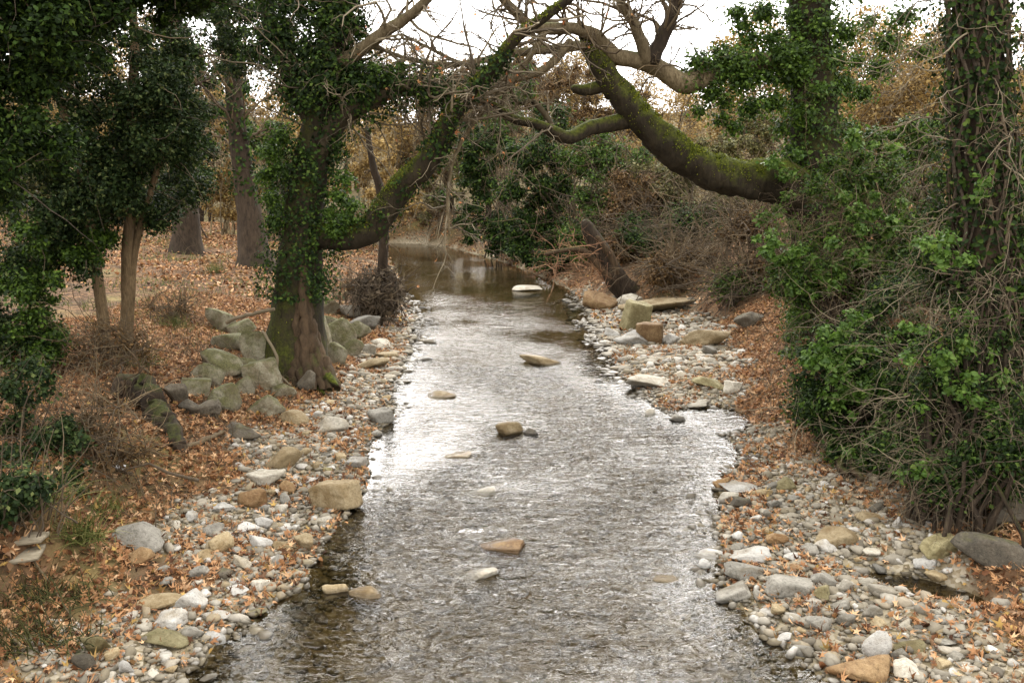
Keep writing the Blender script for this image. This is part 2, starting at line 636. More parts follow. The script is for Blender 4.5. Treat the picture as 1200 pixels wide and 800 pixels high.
M['ivy_bright'] = leaf_mat('fresh_green_leaves', [(0, (.04, .085, .012)), (.5, (.075, .145, .02)), (1, (.14, .22, .04))], .4, .5, .3)
M['olive_leaf'] = leaf_mat('olive_leaves', [(0, (.05, .05, .018)), (.5, (.10, .10, .032)), (1, (.20, .18, .06))], .3, .6, .25)
M['gold_leaf'] = leaf_mat('golden_brown_leaves', [(0, (.11, .06, .014)), (.5, (.27, .175, .055)), (1, (.44, .32, .125))], .35, .7, .2)
M['russet_leaf'] = leaf_mat('russet_leaves', [(0, (.04, .023, .010)), (.5, (.095, .056, .022)), (1, (.19, .115, .045))], .3, .7, .2)
M['orange_leaf'] = leaf_mat('orange_leaves', [(0, (.34, .12, .045)), (.5, (.50, .20, .08)), (1, (.56, .30, .13))], .4, .7, .2)
M['moss'] = leaf_mat('moss_tufts', [(0, (.028, .038, .004)), (.5, (.095, .115, .011)), (1, (.20, .215, .022))], .25, .8, .1)
M['grass_dark'] = leaf_mat('dark_grass_blades', [(0, (.018, .022, .007)), (.5, (.05, .055, .015)), (1, (.15, .14, .05))], .25, .6, .2)
M['grass'] = leaf_mat('grass_blades', [(0, (.06, .09, .02)), (.5, (.13, .15, .035)), (1, (.30, .28, .10))], .3, .6, .25)
M['plank'] = plain_mat('weathered_board', [(.3, (.15, .125, .08)), (.55, (.28, .24, .17)), (.75, (.37, .33, .25))], 3, .85, (2, 14, 14))
M['litter_white'] = plain_mat('white_plastic', [(.3, (.7, .7, .72)), (.7, (.82, .82, .84))], 4, .4)


def ground_mat():
    m, nt, _, L = new_mat('ground_soil')
    geo = N(nt, 'ShaderNodeNewGeometry')
    at = N(nt, 'ShaderNodeAttribute', attribute_name='gravel')
    pos = geo.outputs['Position']
    n1 = noise(nt, .9, 6, .6, pos)
    vo = N(nt, 'ShaderNodeTexVoronoi', Scale=9)
    L.new(pos, vo.inputs['Vector'])
    sc = N(nt, 'ShaderNodeSeparateXYZ')
    L.new(vo.outputs['Color'], sc.inputs[0])
    leafc = ramp(nt, sc.outputs[0], [(0, (.03, .018, .01)), (.35, (.10, .057, .03)), (.7, (.17, .10, .052)), (1, (.05, .03, .017))]).outputs[0]
    leafc = mixc(nt, maprange(nt, n1.outputs[0], .5, .66, 0, .75), leafc, (.065, .048, .028))
    grs = noise(nt, .33, 4, .6, pos)
    sy = N(nt, 'ShaderNodeSeparateXYZ')
    L.new(pos, sy.inputs[0])
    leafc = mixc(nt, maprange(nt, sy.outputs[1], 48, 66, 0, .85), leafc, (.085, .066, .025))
    leafc = mixc(nt, maprange(nt, grs.outputs[0], .55, .68, 0, .6), leafc, (.19, .17, .06))
    vg = N(nt, 'ShaderNodeTexVoronoi', Scale=22)
    L.new(pos, vg.inputs['Vector'])
    sg = N(nt, 'ShaderNodeSeparateXYZ')
    L.new(vg.outputs['Color'], sg.inputs[0])
    grc = ramp(nt, sg.outputs[1], [(0, (.13, .105, .06)), (.5, (.24, .2, .13)), (1, (.38, .34, .26))]).outputs[0]
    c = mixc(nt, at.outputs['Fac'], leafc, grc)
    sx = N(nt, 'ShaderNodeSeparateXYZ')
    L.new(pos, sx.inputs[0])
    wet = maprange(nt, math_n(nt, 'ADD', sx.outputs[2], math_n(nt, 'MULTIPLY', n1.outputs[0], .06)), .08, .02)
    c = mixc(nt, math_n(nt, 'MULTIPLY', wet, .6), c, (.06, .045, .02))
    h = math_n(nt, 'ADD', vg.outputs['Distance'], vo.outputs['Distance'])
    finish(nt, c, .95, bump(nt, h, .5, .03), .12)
    return m


def water_mat():
    m, nt, _, L = new_mat('stream_water')
    geo = N(nt, 'ShaderNodeNewGeometry')
    pos = geo.outputs['Position']

    def mp(scale):
        n = N(nt, 'ShaderNodeMapping')
        n.inputs['Scale'].default_value = scale
        L.new(pos, n.inputs[0])
        return n.outputs[0]
    at = N(nt, 'ShaderNodeAttribute', attribute_name='chop')
    a = noise(nt, 1, 2, .5, mp((4.2, 8.5, 1)), .9)
    b = noise(nt, 1, 2, .5, mp((13, 24, 1)), .6)
    h = math_n(nt, 'ADD', a.outputs[0], math_n(nt, 'MULTIPLY', b.outputs[0], .12))
    cr = noise(nt, 1, 3, .6, mp((2.6, 6.5, 1)), 1.8)
    crease = maprange(nt, math_n(nt, 'ABSOLUTE', math_n(nt, 'SUBTRACT', cr.outputs[0], .5)), 0.0, .12, -.10, 0)
    h = math_n(nt, 'ADD', h, crease)
    h = math_n(nt, 'MULTIPLY', h, at.outputs['Fac'])
    nrm = bump(nt, h, 1.0, .055)
    fr = N(nt, 'ShaderNodeFresnel', IOR=1.5)
    L.new(nrm, fr.inputs['Normal'])
    gl = N(nt, 'ShaderNodeBsdfGlossy', Roughness=.04)
    L.new(nrm, gl.inputs['Normal'])
    tr = N(nt, 'ShaderNodeBsdfTransparent')
    tr.inputs['Color'].default_value = (.72, .66, .50, 1)
    mx = N(nt, 'ShaderNodeMixShader')
    L.new(fr.outputs[0], mx.inputs[0])
    L.new(tr.outputs[0], mx.inputs[1])
    L.new(gl.outputs[0], mx.inputs[2])
    # pale foam colour painted into the riffles in place of bright sky reflection
    fo = noise(nt, 1, 5, .7, mp((4.0, 9, 1)), 1.6)
    ff = math_n(nt, 'MULTIPLY', maprange(nt, fo.outputs[0], .5, .72, 0, .03), at.outputs['Fac'])
    df = N(nt, 'ShaderNodeBsdfDiffuse')
    df.inputs['Color'].default_value = (.66, .65, .63, 1)
    L.new(nrm, df.inputs['Normal'])
    mf = N(nt, 'ShaderNodeMixShader')
    L.new(ff, mf.inputs[0])
    L.new(mx.outputs[0], mf.inputs[1])
    L.new(df.outputs[0], mf.inputs[2])
    out = N(nt, 'ShaderNodeOutputMaterial')
    L.new(mf.outputs[0], out.inputs['Surface'])
    return m


M['ground'] = ground_mat()
M['water'] = water_mat()

# ------------------------------------------------------------------ world, sun, camera
w = bpy.data.worlds.new('World')
SC.world = w
w.use_nodes = True
nt = w.node_tree
nt.nodes.clear()
sky = N(nt, 'ShaderNodeTexSky')
sky.sky_type = 'NISHITA'
sky.sun_disc = False
SUN_EL, SUN_AZ = 38, 8
sky.sun_elevation = rad(SUN_EL)
sky.sun_rotation = rad(SUN_AZ)
sky.air_density = 1.0
sky.dust_density = 5.0
sky.ozone_density = 1.0
hs = N(nt, 'ShaderNodeHueSaturation', Saturation=.12)
nt.links.new(sky.outputs[0], hs.inputs['Color'])
flat = mixc(nt, .72, hs.outputs[0], (9.9, 9.6, 9.4))     # an even cloud deck over the clear-sky gradient
bg = N(nt, 'ShaderNodeBackground', Strength=.12)
nt.links.new(flat, bg.inputs['Color'])
wo = N(nt, 'ShaderNodeOutputWorld')
nt.links.new(bg.outputs[0], wo.inputs['Surface'])
sd = bpy.data.lights.new('sun', 'SUN')
sd.energy = 1.0
sd.angle = rad(55)
sd.color = (1, .95, .86)
so = bpy.data.objects.new('sun', sd)
COL.objects.link(so)
az, el = rad(SUN_AZ), rad(SUN_EL)
sdir = Vector((math.sin(az) * math.cos(el), math.cos(az) * math.cos(el), math.sin(el)))
so.rotation_euler = sdir.to_track_quat('Z', 'Y').to_euler()
so.location = (0, 0, 60)
cd = bpy.data.cameras.new('camera')
cd.sensor_width = 36
cd.lens = 36 * F / 1200
cd.clip_end = 3000
cam = bpy.data.objects.new('camera', cd)
COL.objects.link(cam)
cam.location = (0, 0, CAMZ)
cam.rotation_euler = (math.pi / 2 - PITCH, 0, 0)
SC.camera = cam
SC.view_settings.view_transform = 'Standard'
SC.view_settings.look = 'None'
SC.view_settings.gamma = 1
SC.view_settings.exposure = 1.88
SC.cycles.max_bounces = 8
SC.cycles.diffuse_bounces = 2
SC.cycles.glossy_bounces = 3
SC.cycles.transparent_max_bounces = 12
SC.cycles.use_denoising = True


# ------------------------------------------------------------------ setting: ground, water
def grid_lines(lo, hi, step, far_lo, far_hi, g=1.22):
    a = list(np.arange(lo, hi + 1e-6, step))
    s = step
    while a[-1] < far_hi:
        s *= g
        a.append(a[-1] + s)
    s = step
    pre = []
    x = lo
    while x > far_lo:
        s *= g
        x -= s
        pre.append(x)
    return np.array(pre[::-1] + a)


gx = grid_lines(-9, 9, .10, -900, 900, 1.12)
gy = grid_lines(5.5, 34, .11, -200, 1500, 1.09)
X, Y = np.meshgrid(gx, gy)
Z = height(X, Y)
nx, ny = len(gx), len(gy)
ii = (np.arange(ny - 1)[:, None] * nx + np.arange(nx - 1)[None]).ravel()
mb = MB().add(np.stack([X, Y, Z], -1).reshape(-1, 3), np.stack([ii, ii + 1, ii + nx + 1, ii + nx], -1))
ground = mb.build('ground', M['ground'], smooth=True)
ground['kind'] = 'structure'


def gravel_mask(x, y):
    dl, dr = banks(x, y)
    wob = (fbm(x * 1.3, y * 1.3, 9, 3) - .5) * 1.6
    gl = sstep(.25, -.25, dl - bar_l(y) + wob)
    gr = sstep(.25, -.25, dr - bar_r(y) + wob)
    return np.where(dl > 0, gl, np.where(dr > 0, gr, 1.0))


at = ground.data.attributes.new('gravel', 'FLOAT', 'POINT')
at.data.foreach_set('value', gravel_mask(X, Y).ravel().astype(np.float32))

wy = grid_lines(4.5, 32, .085, -30, 80, 1.06)
wu = np.linspace(0, 1, 110)
xl_, xr_ = np.interp(wy, yl, xl) - 1.2, np.interp(wy, yr, xr) + 3.6
WX = xl_[:, None] + (xr_ - xl_)[:, None] * wu[None]
WY = np.broadcast_to(wy[:, None], WX.shape)
dl, dr = banks(WX, WY)
mid = np.minimum(-dl, -dr)
chop = np.interp(WY, [4, 7, 10, 14, 19, 23, 27, 40, 60], [.95, 1, 1.05, 1.05, .9, .5, .24, .07, .04]) * (.22 + .78 * sstep(.0, 1.1, mid))
chop = chop * (.25 + 1.35 * sstep(.25, .75, fbm(WX * .55, WY * .4, 77, 3)))
chop = chop * (1 - .75 * sstep(-1.0, -1.7, WX) * sstep(9.5, 8.2, WY))
WZ = chop * (.05 * (fbm(WX * 1.6 + .6 * np.sin(WY), WY * 2.3, 31, 3) - .5) + .011 * (vnoise(WX * 4.2, WY * 6, 40) - .5))
nx, ny = len(wu), len(wy)
ii = (np.arange(ny - 1)[:, None] * nx + np.arange(nx - 1)[None]).ravel()
mb = MB().add(np.stack([WX, WY, WZ], -1).reshape(-1, 3), np.stack([ii, ii + 1, ii + nx + 1, ii + nx], -1))
water = mb.build('stream_water', M['water'], smooth=True)
water['kind'] = 'structure'
at = water.data.attributes.new('chop', 'FLOAT', 'POINT')
at.data.foreach_set('value', chop.ravel().astype(np.float32))


# ------------------------------------------------------------------ rocks
def ico(sub):
    bm = bmesh.new()
    bmesh.ops.create_icosphere(bm, subdivisions=sub, radius=1)
    bm.verts.ensure_lookup_table()
    v = np.array([p.co[:] for p in bm.verts])
    f = np.array([[p.index for p in q.verts] for q in bm.faces])
    bm.free()
    return v, f


ICO1, ICO2, ICO3, ICO4 = ico(1), ico(2), ico(3), ico(4)


def rock_shape(rng, v, planes=11, p=12, lump=.05, boxy=False):
    n = unit(rng.normal(0, 1, (planes, 3)))
    d = rng.uniform(.60, 1.0, planes)
    if boxy:
        q, _ = np.linalg.qr(rng.normal(0, .12, (3, 3)) + np.eye(3))
        n = np.concatenate([q, -q, n[:4]])
        d = np.concatenate([rng.uniform(.68, .78, 6), rng.uniform(.88, 1.05, 4)])
    k = np.clip(v @ n.T, 0, None) / d
    r = (k ** p).sum(-1) ** (-1 / p)
    r = np.minimum(r, 1.5)
    o = rng.uniform(0, 50)
    r = r * (1 + lump * (fbm(v[:, 0] * 2 + o, v[:, 1] * 2 + v[:, 2] * 1.7 + o, 3, 3) - .5) * 2)
    return v * r[:, None]


SHAPES = {'ang': dict(planes=9, p=60, lump=.11), 'round': dict(planes=11, p=22, lump=.10), 'box': dict(planes=6, p=48, lump=.09, boxy=True),
          'flat': dict(planes=9, p=45, lump=.10)}
ROCKS = {}


def rock_mesh(shape, k, hero=False):
    key = (shape, k, hero)
    if key not in ROCKS:
        rng = np.random.default_rng(abs(hash(shape)) % 1 + sum(map(ord, shape)) * 31 + k)
        v, f = ICO4 if hero else ICO3
        s_ = rock_shape(rng, v, **SHAPES[shape])
        s_ = (s_ - (s_.max(0) + s_.min(0)) / 2) * 1.68 / (s_.max(0) - s_.min(0))
        ROCKS[key] = MB().add(s_, f).mesh('stone', smooth=True)
    return ROCKS[key]


MESHMAT = {}


def place_rock(pos, w, h, kind, shape, k, yaw, tilt, name='stone', hero=False, sink=.2, deep=.8):
    key = (shape, k, kind, hero)
    if key not in MESHMAT:
        me = rock_mesh(shape, k, hero).copy()
        me.materials.append(M['rock_' + kind])
        MESHMAT[key] = me
    o = bpy.data.objects.new(name, MESHMAT[key])
    COL.objects.link(o)
    hz = h / 1.7
    o.scale = (w / 1.7, w * deep / 1.7, hz)
    o.rotation_euler = (tilt[0], tilt[1], yaw)
    o.location = (pos[0], pos[1], pos[2] + hz * (.85 - 2 * sink))
    return o


# px, py (centre in the photo), width, height in photo pixels, stone colour, shape, label
HEROES = """
268 404 40 20 moss ang|broad mossy stone lying highest in the heap beside the ivy-clad tree
299 418 30 42 moss ang|tall mossy slab propped upright against the trunk's foot
258 428 46 32 moss round|big rounded mossy boulder in the middle of the heap by the trunk
247 445 26 26 moss round|pale egg-shaped mossy stone in the heap, in front of the big rounded one
227 457 32 22 moss box|squat moss-topped stone at the meadow end of the heap
206 465 22 26 dark round|dark round stone at the outer end of the heap near the rotten log
261 472 34 32 moss ang|faceted mossy boulder with a bright top at the heap's foot
222 480 22 20 dark round|small dark mossy stone low between the heap and the log
242 482 28 22 dark ang|dark wedge of stone under the faceted mossy boulder
306 446 34 34 moss box|mossy block with a shaded underside just below the trunk
310 477 38 26 moss ang|pale lichen-covered stone standing alone on leaves below the heap
358 450 22 26 dark ang|pointed wedge-shaped stone standing at the tree's roots
280 508 44 22 dark flat|dark flat stone lying in the leaf litter below the heap
257 380 28 24 moss round|rounded mossy stone on the leaves above the heap
280 389 30 18 moss flat|low pale mossy stone close behind the leaning grey stick
380 362 28 22 moss round|pale rounded stone highest behind the trunk on the stream side
375 398 20 36 moss box|narrow upright stone pressed against the stream side of the trunk
386 379 26 16 moss flat|flat pale stone wedged above the narrow upright one
401 400 28 36 moss ang|bright green mossy stone with a streaked face beside the stream
427 381 30 18 grey round|grey dome-shaped stone below the ball of flood debris
420 392 24 22 moss round|mossy lump tucked under the grey dome-shaped stone
429 411 20 14 pale round|small pale stone between the mossy pile and the stream
433 428 38 16 tan flat|low tan stone at the stream edge past the green tuft
392 418 24 24 moss ang|squat mossy stone at the water-side foot of the upright one
413 412 24 20 moss ang|small mossy stone between the green tuft and the tan one
366 372 18 18 moss ang|little mossy stone tucked behind the trunk near the debris
410 366 24 16 pale ang|pale angular stone at the top of the stream-side heap
445 402 22 13 pale flat|pale flat stone lapped by water beyond the grey dome
452 418 24 10 tan flat|thin tan stone at the lip of the bright reach
283 456 24 22 moss ang|small mossy stone wedged under the block by the trunk
236 440 24 20 moss ang|small mossy stone above the squat moss-topped one
330 462 26 18 moss ang|low mossy stone between the pale lichen-covered one and the roots
284 436 30 24 moss ang|shaded mossy stone in the heart of the heap
445 490 26 20 grey round|round grey cobble alone at the water's edge
388 501 34 22 pale ang|pale angular stone resting on the pebbles below the roots
343 491 36 18 tan flat|brown flat stone half covered by leaves below the roots
326 541 42 28 tan round|large tan rounded stone with a dark hollow beneath
310 562 40 22 pale round|pale oblong stone lying below the large tan rounded one
392 584 52 36 tan box|big tan rectangular block at the water's edge
294 588 30 24 ochre round|rusty brown stone among leaves above the white cobbles
336 573 18 16 ochre round|small reddish brown stone next to the pale oblong
258 640 26 24 tan round|smooth tan egg-shaped stone on the leafy gravel
357 639 24 22 tan round|cream round stone at the edge of the calm inlet
304 639 26 20 white ang|white angular stone above the calm inlet
290 621 26 16 white flat|flat white stone behind the white angular one
333 643 28 14 tan flat|flat tan stone touching the cream round one
260 597 26 14 white flat|thin white flake of stone on the leaves
309 615 18 16 white ang|chunky off-white stone beside the flat white stone
374 611 24 12 pale flat|thin pale stone lying just below the rectangular block
418 544 20 14 white box|small square white stone at the water's edge upstream of the block
157 634 64 26 grey ang|long grey slab tilted on the leaves with a dark side
157 655 38 20 ochre round|smooth brown dome-shaped stone below the long slab
182 708 46 20 tan flat|flat tan slab beside the white chunk
221 706 36 28 white round|white lumpy stone with a dark crack
198 729 38 24 white ang|bright white triangular stone
252 723 30 14 white flat|white flat stone at the lip of the shallows
251 750 26 12 white ang|single white stone standing out of the shallow water
192 751 50 26 olive flat|olive flat slab low on the gravel near the shallows
224 743 24 18 grey ang|grey brown stone on the lip of the shallows
232 672 22 16 grey round|grey oval stone in the mixed gravel
260 673 26 16 dark flat|dark flat stone in the mixed gravel above the shallows
276 693 26 14 white flat|long white stone beside the shallow inlet
281 663 24 18 pale ang|pinkish pale stone at the head of the shallow inlet
110 759 28 26 olive round|olive green stone in the leaves near the dark grass
146 785 22 22 white round|ball-like white stone low on the gravel
97 778 28 26 dark round|dark grey stone low in the corner by the dark grass
247 622 24 18 grey round|bluish grey stone amid white cobbles
392 691 28 18 tan round|yellowish round stone in the water paired with a longer one
428 697 40 18 tan round|longer yellowish stone in the water with a wet foot
633 423 42 15 tan round|tan loaf-shaped stone alone in midstream
596 502 30 24 tan ang|yellowish peaked stone in midstream
622 507 16 12 dark ang|small dark stone trailing the peaked midstream one
588 640 48 14 ochre flat|reddish flat stone awash in midstream
560 674 46 16 pale flat|pale flat stone awash below the reddish one
780 679 26 10 tan flat|small tan stone barely above the water near the gravel
512 465 38 10 tan flat|thin tan stone awash in the upper riffle
562 578 34 9 pale flat|pale stone barely breaking the riffle
618 339 30 7 pale flat|pale flat stone in the calm upstream water
536 534 30 9 tan flat|tan stone just covered by the riffle
296 719 28 12 olive flat|olive stone under the clear shallow water
706 356 40 22 ochre round|ochre boulder at the upstream tip of the far gravel bar
738 354 28 15 pale round|pale rounded stone behind the ochre boulder
776 362 80 17 tan flat|long flat tan slab on the far gravel bar
746 376 27 34 olive box|dark square-faced block under the long tan slab
762 394 26 24 ochre box|ochre cube-shaped stone in front of the square block
828 399 50 24 tan ang|tan wedge-shaped boulder among leaves on the far bar
880 376 32 18 dark round|dark brown rounded stone in the leaves on the bank
786 400 19 14 white round|white cobble beside the ochre cube
741 398 34 20 white flat|bright white flat stone in front of the square block
768 450 60 13 pale flat|long pale yellow slab at the foot of the far bar
835 451 40 16 olive flat|olive flat stone beside the small side pool
859 456 25 17 pale round|pale round stone at the rim of the side pool
813 476 34 10 pale flat|flat pale stone jutting into the side pool
794 490 16 12 grey round|small grey stone between pool and riffle
833 413 17 12 grey round|bluish cobble below the tan wedge
718 391 18 13 white round|white stone at the water beside the square block
763 484 14 12 pale round|pinkish cobble in the narrow riffle by the pool
845 568 17 15 ochre round|small ochre stone at the edge of the rapids
868 591 25 18 dark ang|dark brown angular stone next to white wet ones
855 584 21 14 pale round|pale wet stone touching the dark brown one
868 574 38 16 white flat|white flat wet stone behind the dark brown one
892 579 25 14 tan flat|cream flat stone by the white wet stone
922 570 24 17 olive round|dark olive stone at the leafy edge of the gravel
906 571 22 12 grey flat|slanted grey stone leaning to the dark olive one
914 633 28 19 ochre round|ochre lump amid small grey cobbles
982 634 48 30 tan round|largest tan dome-shaped stone on the gravel near the thicket
969 642 25 19 white round|round whitish stone leaning on the tan dome
950 646 20 16 grey round|grey round stone next to the whitish one
861 644 21 15 grey round|dark grey round stone by the flat white slab
883 652 46 21 white flat|flat white slab with a dark underside near the water
878 671 48 23 grey flat|broad grey stone below the flat white slab
834 654 36 13 white flat|wide white stone lapped by the rapids
825 663 15 14 white round|small white stone out in the rapids
928 693 54 20 grey box|long grey slab low in the gravel
968 681 30 19 grey ang|bluish grey angular stone beside the long slab
930 653 19 10 white flat|tiny white flake between the slab and the tan dome
1026 597 15 17 grey round|upright grey stone at the leafy edge
1020 607 28 14 tan flat|brown flat stone at the leafy edge
1053 613 15 14 white ang|white nugget on dark leaves
860 702 40 9 grey box|thin straight grey stone lying in the water
1017 789 72 38 ochre round|large rusty brown boulder at the very foot of the gravel
1028 760 30 38 white ang|tall bright white stone behind the rusty boulder
1068 760 34 18 olive flat|greenish flat stone beside the tall white one
1068 788 40 22 pale round|pale mottled stone beside the rusty boulder
1057 770 20 17 grey round|dark grey cobble touching the tall white stone
1113 729 25 16 grey flat|grey flat stone at the rim of the dark puddle
1128 746 21 12 grey flat|thin grey stone below the dark puddle
962 734 28 19 grey round|grey rounded stone close to the rapids
1022 717 26 18 grey ang|grey angular stone amid brown leaves
965 697 24 20 olive ang|grey green stone below the bluish angular one
1036 695 30 17 pale round|pale grey mound-shaped stone in midgravel
1024 684 26 12 pale flat|pale thin stone above the mound-shaped one
994 689 24 18 pale ang|pale broken stone in midgravel
1098 677 24 17 tan round|tan round stone beside the dark leafy hollow
1087 663 27 16 white ang|light grey slanted stone above the tan round one
1128 705 26 10 pale flat|pale stone on the far rim of the dark puddle
1104 644 42 26 olive ang|olive stained boulder at the edge of the leaves
1170 652 78 46 dark round|big dark boulder strewn with fallen leaves
1184 604 40 34 dark round|dark rounded boulder under the hanging vines
"""
HPIX = []
for i, line in enumerate(HEROES.strip().split('\n')):
    a, lab = line.split('|')
    px, py, pw, ph, kind, shape = a.split()
    px, py, pw, ph = map(float, (px, py, pw, ph))
    if kind == 'moss' and shape != 'box':
        shape = 'round'
    g = G(np.array([px]), np.array([py + ph * .36]))[0]
    sc = g[1] / F / .98
    wv = pw * sc * (1.22 if kind == 'moss' else 1.2)
    view = math.atan2(CAMZ - g[2], g[1])
    deep = .62 if shape != 'flat' else .75
    hv = max((ph * sc - wv * deep * .55 * math.sin(view)) / math.cos(view), .28 * wv if shape != 'flat' else .16 * wv)
    r = np.random.default_rng(100 + i)
    yaw = r.uniform(-.35, .35) + (math.pi if r.random() < .5 else 0)
    if lab.startswith('big tan rectangular'):
        yaw = -.45
    o = place_rock(g + np.array([0, wv * deep * .3, 0]), wv, hv * (1.35 if kind == 'moss' else 1.25), kind, shape, i, yaw, r.normal(0, .12, 2), hero=True, sink=.26 if ('midstream' in lab or 'awash' in lab or 'riffle' in lab or 'water ' in lab) else .12, deep=deep)
    tag(o, lab, 'boulder' if pw > 45 else 'stone', 'stones along the stream')
    HPIX.append((px, py, pw))
HPIX = np.array(HPIX)

LANDMARKS = [('the tan rectangular block', 392, 584), ('the round grey cobble', 445, 490), ('the large tan stone', 326, 541),
             ('the cream round stone', 357, 639), ('the white triangular stone', 198, 729), ('the long tilted grey slab', 157, 634),
             ('the tan egg-shaped stone', 258, 640), ('the pale angular root-side stone', 388, 501), ('the ball-like white stone', 146, 785),
             ('the dark square-faced block', 746, 376), ('the tan wedge-shaped boulder', 828, 399), ('the long pale yellow slab', 768, 450),
             ('the largest tan dome', 982, 634), ('the flat white slab', 883, 652), ('the large rusty boulder', 1017, 789),
             ('the pale mound in midgravel', 1036, 695), ('the dark brown angular stone', 868, 591), ('the grey stone by the puddle', 1113, 729),
             ('the rusty leaf-bound stone', 294, 588), ('the bluish grey angular stone', 968, 681), ('the low tan stone', 433, 428),
             ('the olive poolside stone', 835, 451), ('the olive slab', 192, 751), ('the pale oblong stone', 310, 562)]
ZONES = [([(470, 400), (480, 430), (458, 480), (430, 545), (400, 600), (370, 650), (330, 685), (290, 700), (240, 750), (215, 798), (95, 798),
           (120, 740), (190, 690), (190, 640), (240, 575), (330, 525), (390, 470), (440, 425)], 78),
         ([(692, 360), (760, 365), (860, 395), (875, 420), (865, 455), (820, 475), (760, 465), (722, 430)], 34),
         ([(850, 575), (940, 565), (1010, 620), (1060, 690), (1105, 725), (1140, 790), (1000, 798), (905, 745), (860, 700), (842, 640)], 66)]


def in_poly(x, y, poly):
    c = False
    j = len(poly) - 1
    for i in range(len(poly)):
        (xi, yi), (xj, yj) = poly[i], poly[j]
        if (yi > y) != (yj > y) and x < (xj - xi) * (y - yi) / (yj - yi) + xi:
            c = not c
        j = i
    return c


r = np.random.default_rng(55)
COB = []
taken = [tuple(h) for h in HPIX]
for poly, n in ZONES:
    q = np.array(poly)
    lo, hi = q.min(0), q.max(0)
    got = tries = 0
    while got < n and tries < 6000:
        tries += 1
        x, y = r.uniform(lo, hi)
        if not in_poly(x, y, poly):
            continue
        dist = 4 * F / (y - 215)
        s = r.uniform(.08, .19) * F / dist
        if any((x - a) ** 2 + ((y - b) * 1.5) ** 2 < ((s + c) * .5) ** 2 for a, b, c in taken):
            continue
        taken.append((x, y, s))
        COB.append((x, y, s))
        got += 1
COB = np.array(COB)
gp = G(COB[:, 0], COB[:, 1])
kinds = ['pale', 'white', 'grey', 'tan', 'olive', 'ochre']
kw = {'pale': 'pale', 'white': 'white', 'grey': 'grey', 'tan': 'tan', 'olive': 'olive green', 'ochre': 'rusty brown'}
shw = {'round': 'rounded', 'ang': 'angular', 'flat': 'flat', 'box': 'blocky'}
recs = []
for i, ((px, py, s), g) in enumerate(zip(COB, gp)):
    kind = r.choice(kinds, p=[.28, .09, .33, .16, .10, .04])
    shape = r.choice(['round', 'ang', 'flat', 'box'], p=[.4, .27, .22, .11])
    wv = s * g[1] / F
    hv = wv * (r.uniform(.38, .64) if shape != 'flat' else r.uniform(.22, .34))
    o = place_rock(g, wv * 1.2, hv * 1.3, kind, shape, int(r.integers(0, 7)), r.uniform(0, 6.28), r.normal(0, .15, 2), 'cobble', sink=.13, deep=r.uniform(.62, .95))
    recs.append((o, px, py, wv, kw[kind], shw[shape]))
used = {}


def cob_label(rec, rank):
    o, px, py, wv, kc, ks = rec
    ds = sorted(LANDMARKS, key=lambda t: (t[1] - px) ** 2 + ((t[2] - py) * 1.4) ** 2)
    nm, lx, ly = ds[rank]
    dx, dy = px - lx, (py - ly) * 1.6
    water_side = -1 if lx > 640 else 1
    if abs(dy) > abs(dx):
        rel = 'upstream of' if dy < 0 else 'downstream of'
    else:
        rel = 'on the water side of' if dx * water_side > 0 else 'on the bank side of'
    return f'{kc} {ks} cobble {rel} {nm}'


for rank in (0, 1, 2):
    todo = [x for x in recs if 'label' not in x[0]]
    by = {}
    for x in todo:
        by.setdefault(cob_label(x, rank), []).append(x)
    for lab, xs in by.items():
        if lab in used:
            continue
        if len(xs) == 1:
            tag(xs[0][0], lab, 'cobble', 'cobbles of the gravel bars')
            used[lab] = 1
        elif len(xs) == 2 and rank > 0 or rank == 2:
            xs = sorted(xs, key=lambda t: t[3])
            for wd, x in zip(('smaller', 'larger'), (xs[0], xs[-1])):
                tag(x[0], wd + ' ' + lab, 'cobble', 'cobbles of the gravel bars')
            used[lab] = 1
for x in recs:
    if 'label' not in x[0]:
        tag(x[0], f'middling {x[4]} {x[5]} cobble lying among the others on the gravel', 'cobble', 'cobbles of the gravel bars')


def low_stones(mb, pts, w, rng, flat=.6, tmpl=ICO1):
    v0, f0 = tmpl
    n = len(pts)
    variants = [rock_shape(rng, v0, 9, 70, .12) for _ in range(24)]
    var = np.array(variants)[rng.integers(0, 24, n)]
    a = rng.uniform(0, 6.28, n)
    ca, sa = np.cos(a)[:, None], np.sin(a)[:, None]
    sx, sy, sz = rng.uniform(.8, 1.2, n)[:, None], rng.uniform(.55, .95, n)[:, None], (flat * rng.uniform(.6, 1.2, n))[:, None]
    vx, vy, vz = var[..., 0] * sx, var[..., 1] * sy, var[..., 2] * sz
    v = np.stack([vx * ca - vy * sa, vx * sa + vy * ca, vz], -1) * (w * .5)[:, None, None] + pts[:, None]
    f = (np.arange(n)[:, None, None] * len(v0) + f0[None]).reshape(-1, 3)
    mb.add(v.reshape(-1, 3), f)


def scatter(n, xr_, yr_, rng):
    x = rng.uniform(*xr_, n)
    y = rng.uniform(*yr_, n)
    z = height(x, y)
    px, py, zc = project(np.stack([x, y, z], -1))
    ok = (zc > 1) & (px > -70) & (px < 1270) & (py < 880) & (py > -40)
    return x[ok], y[ok], z[ok]


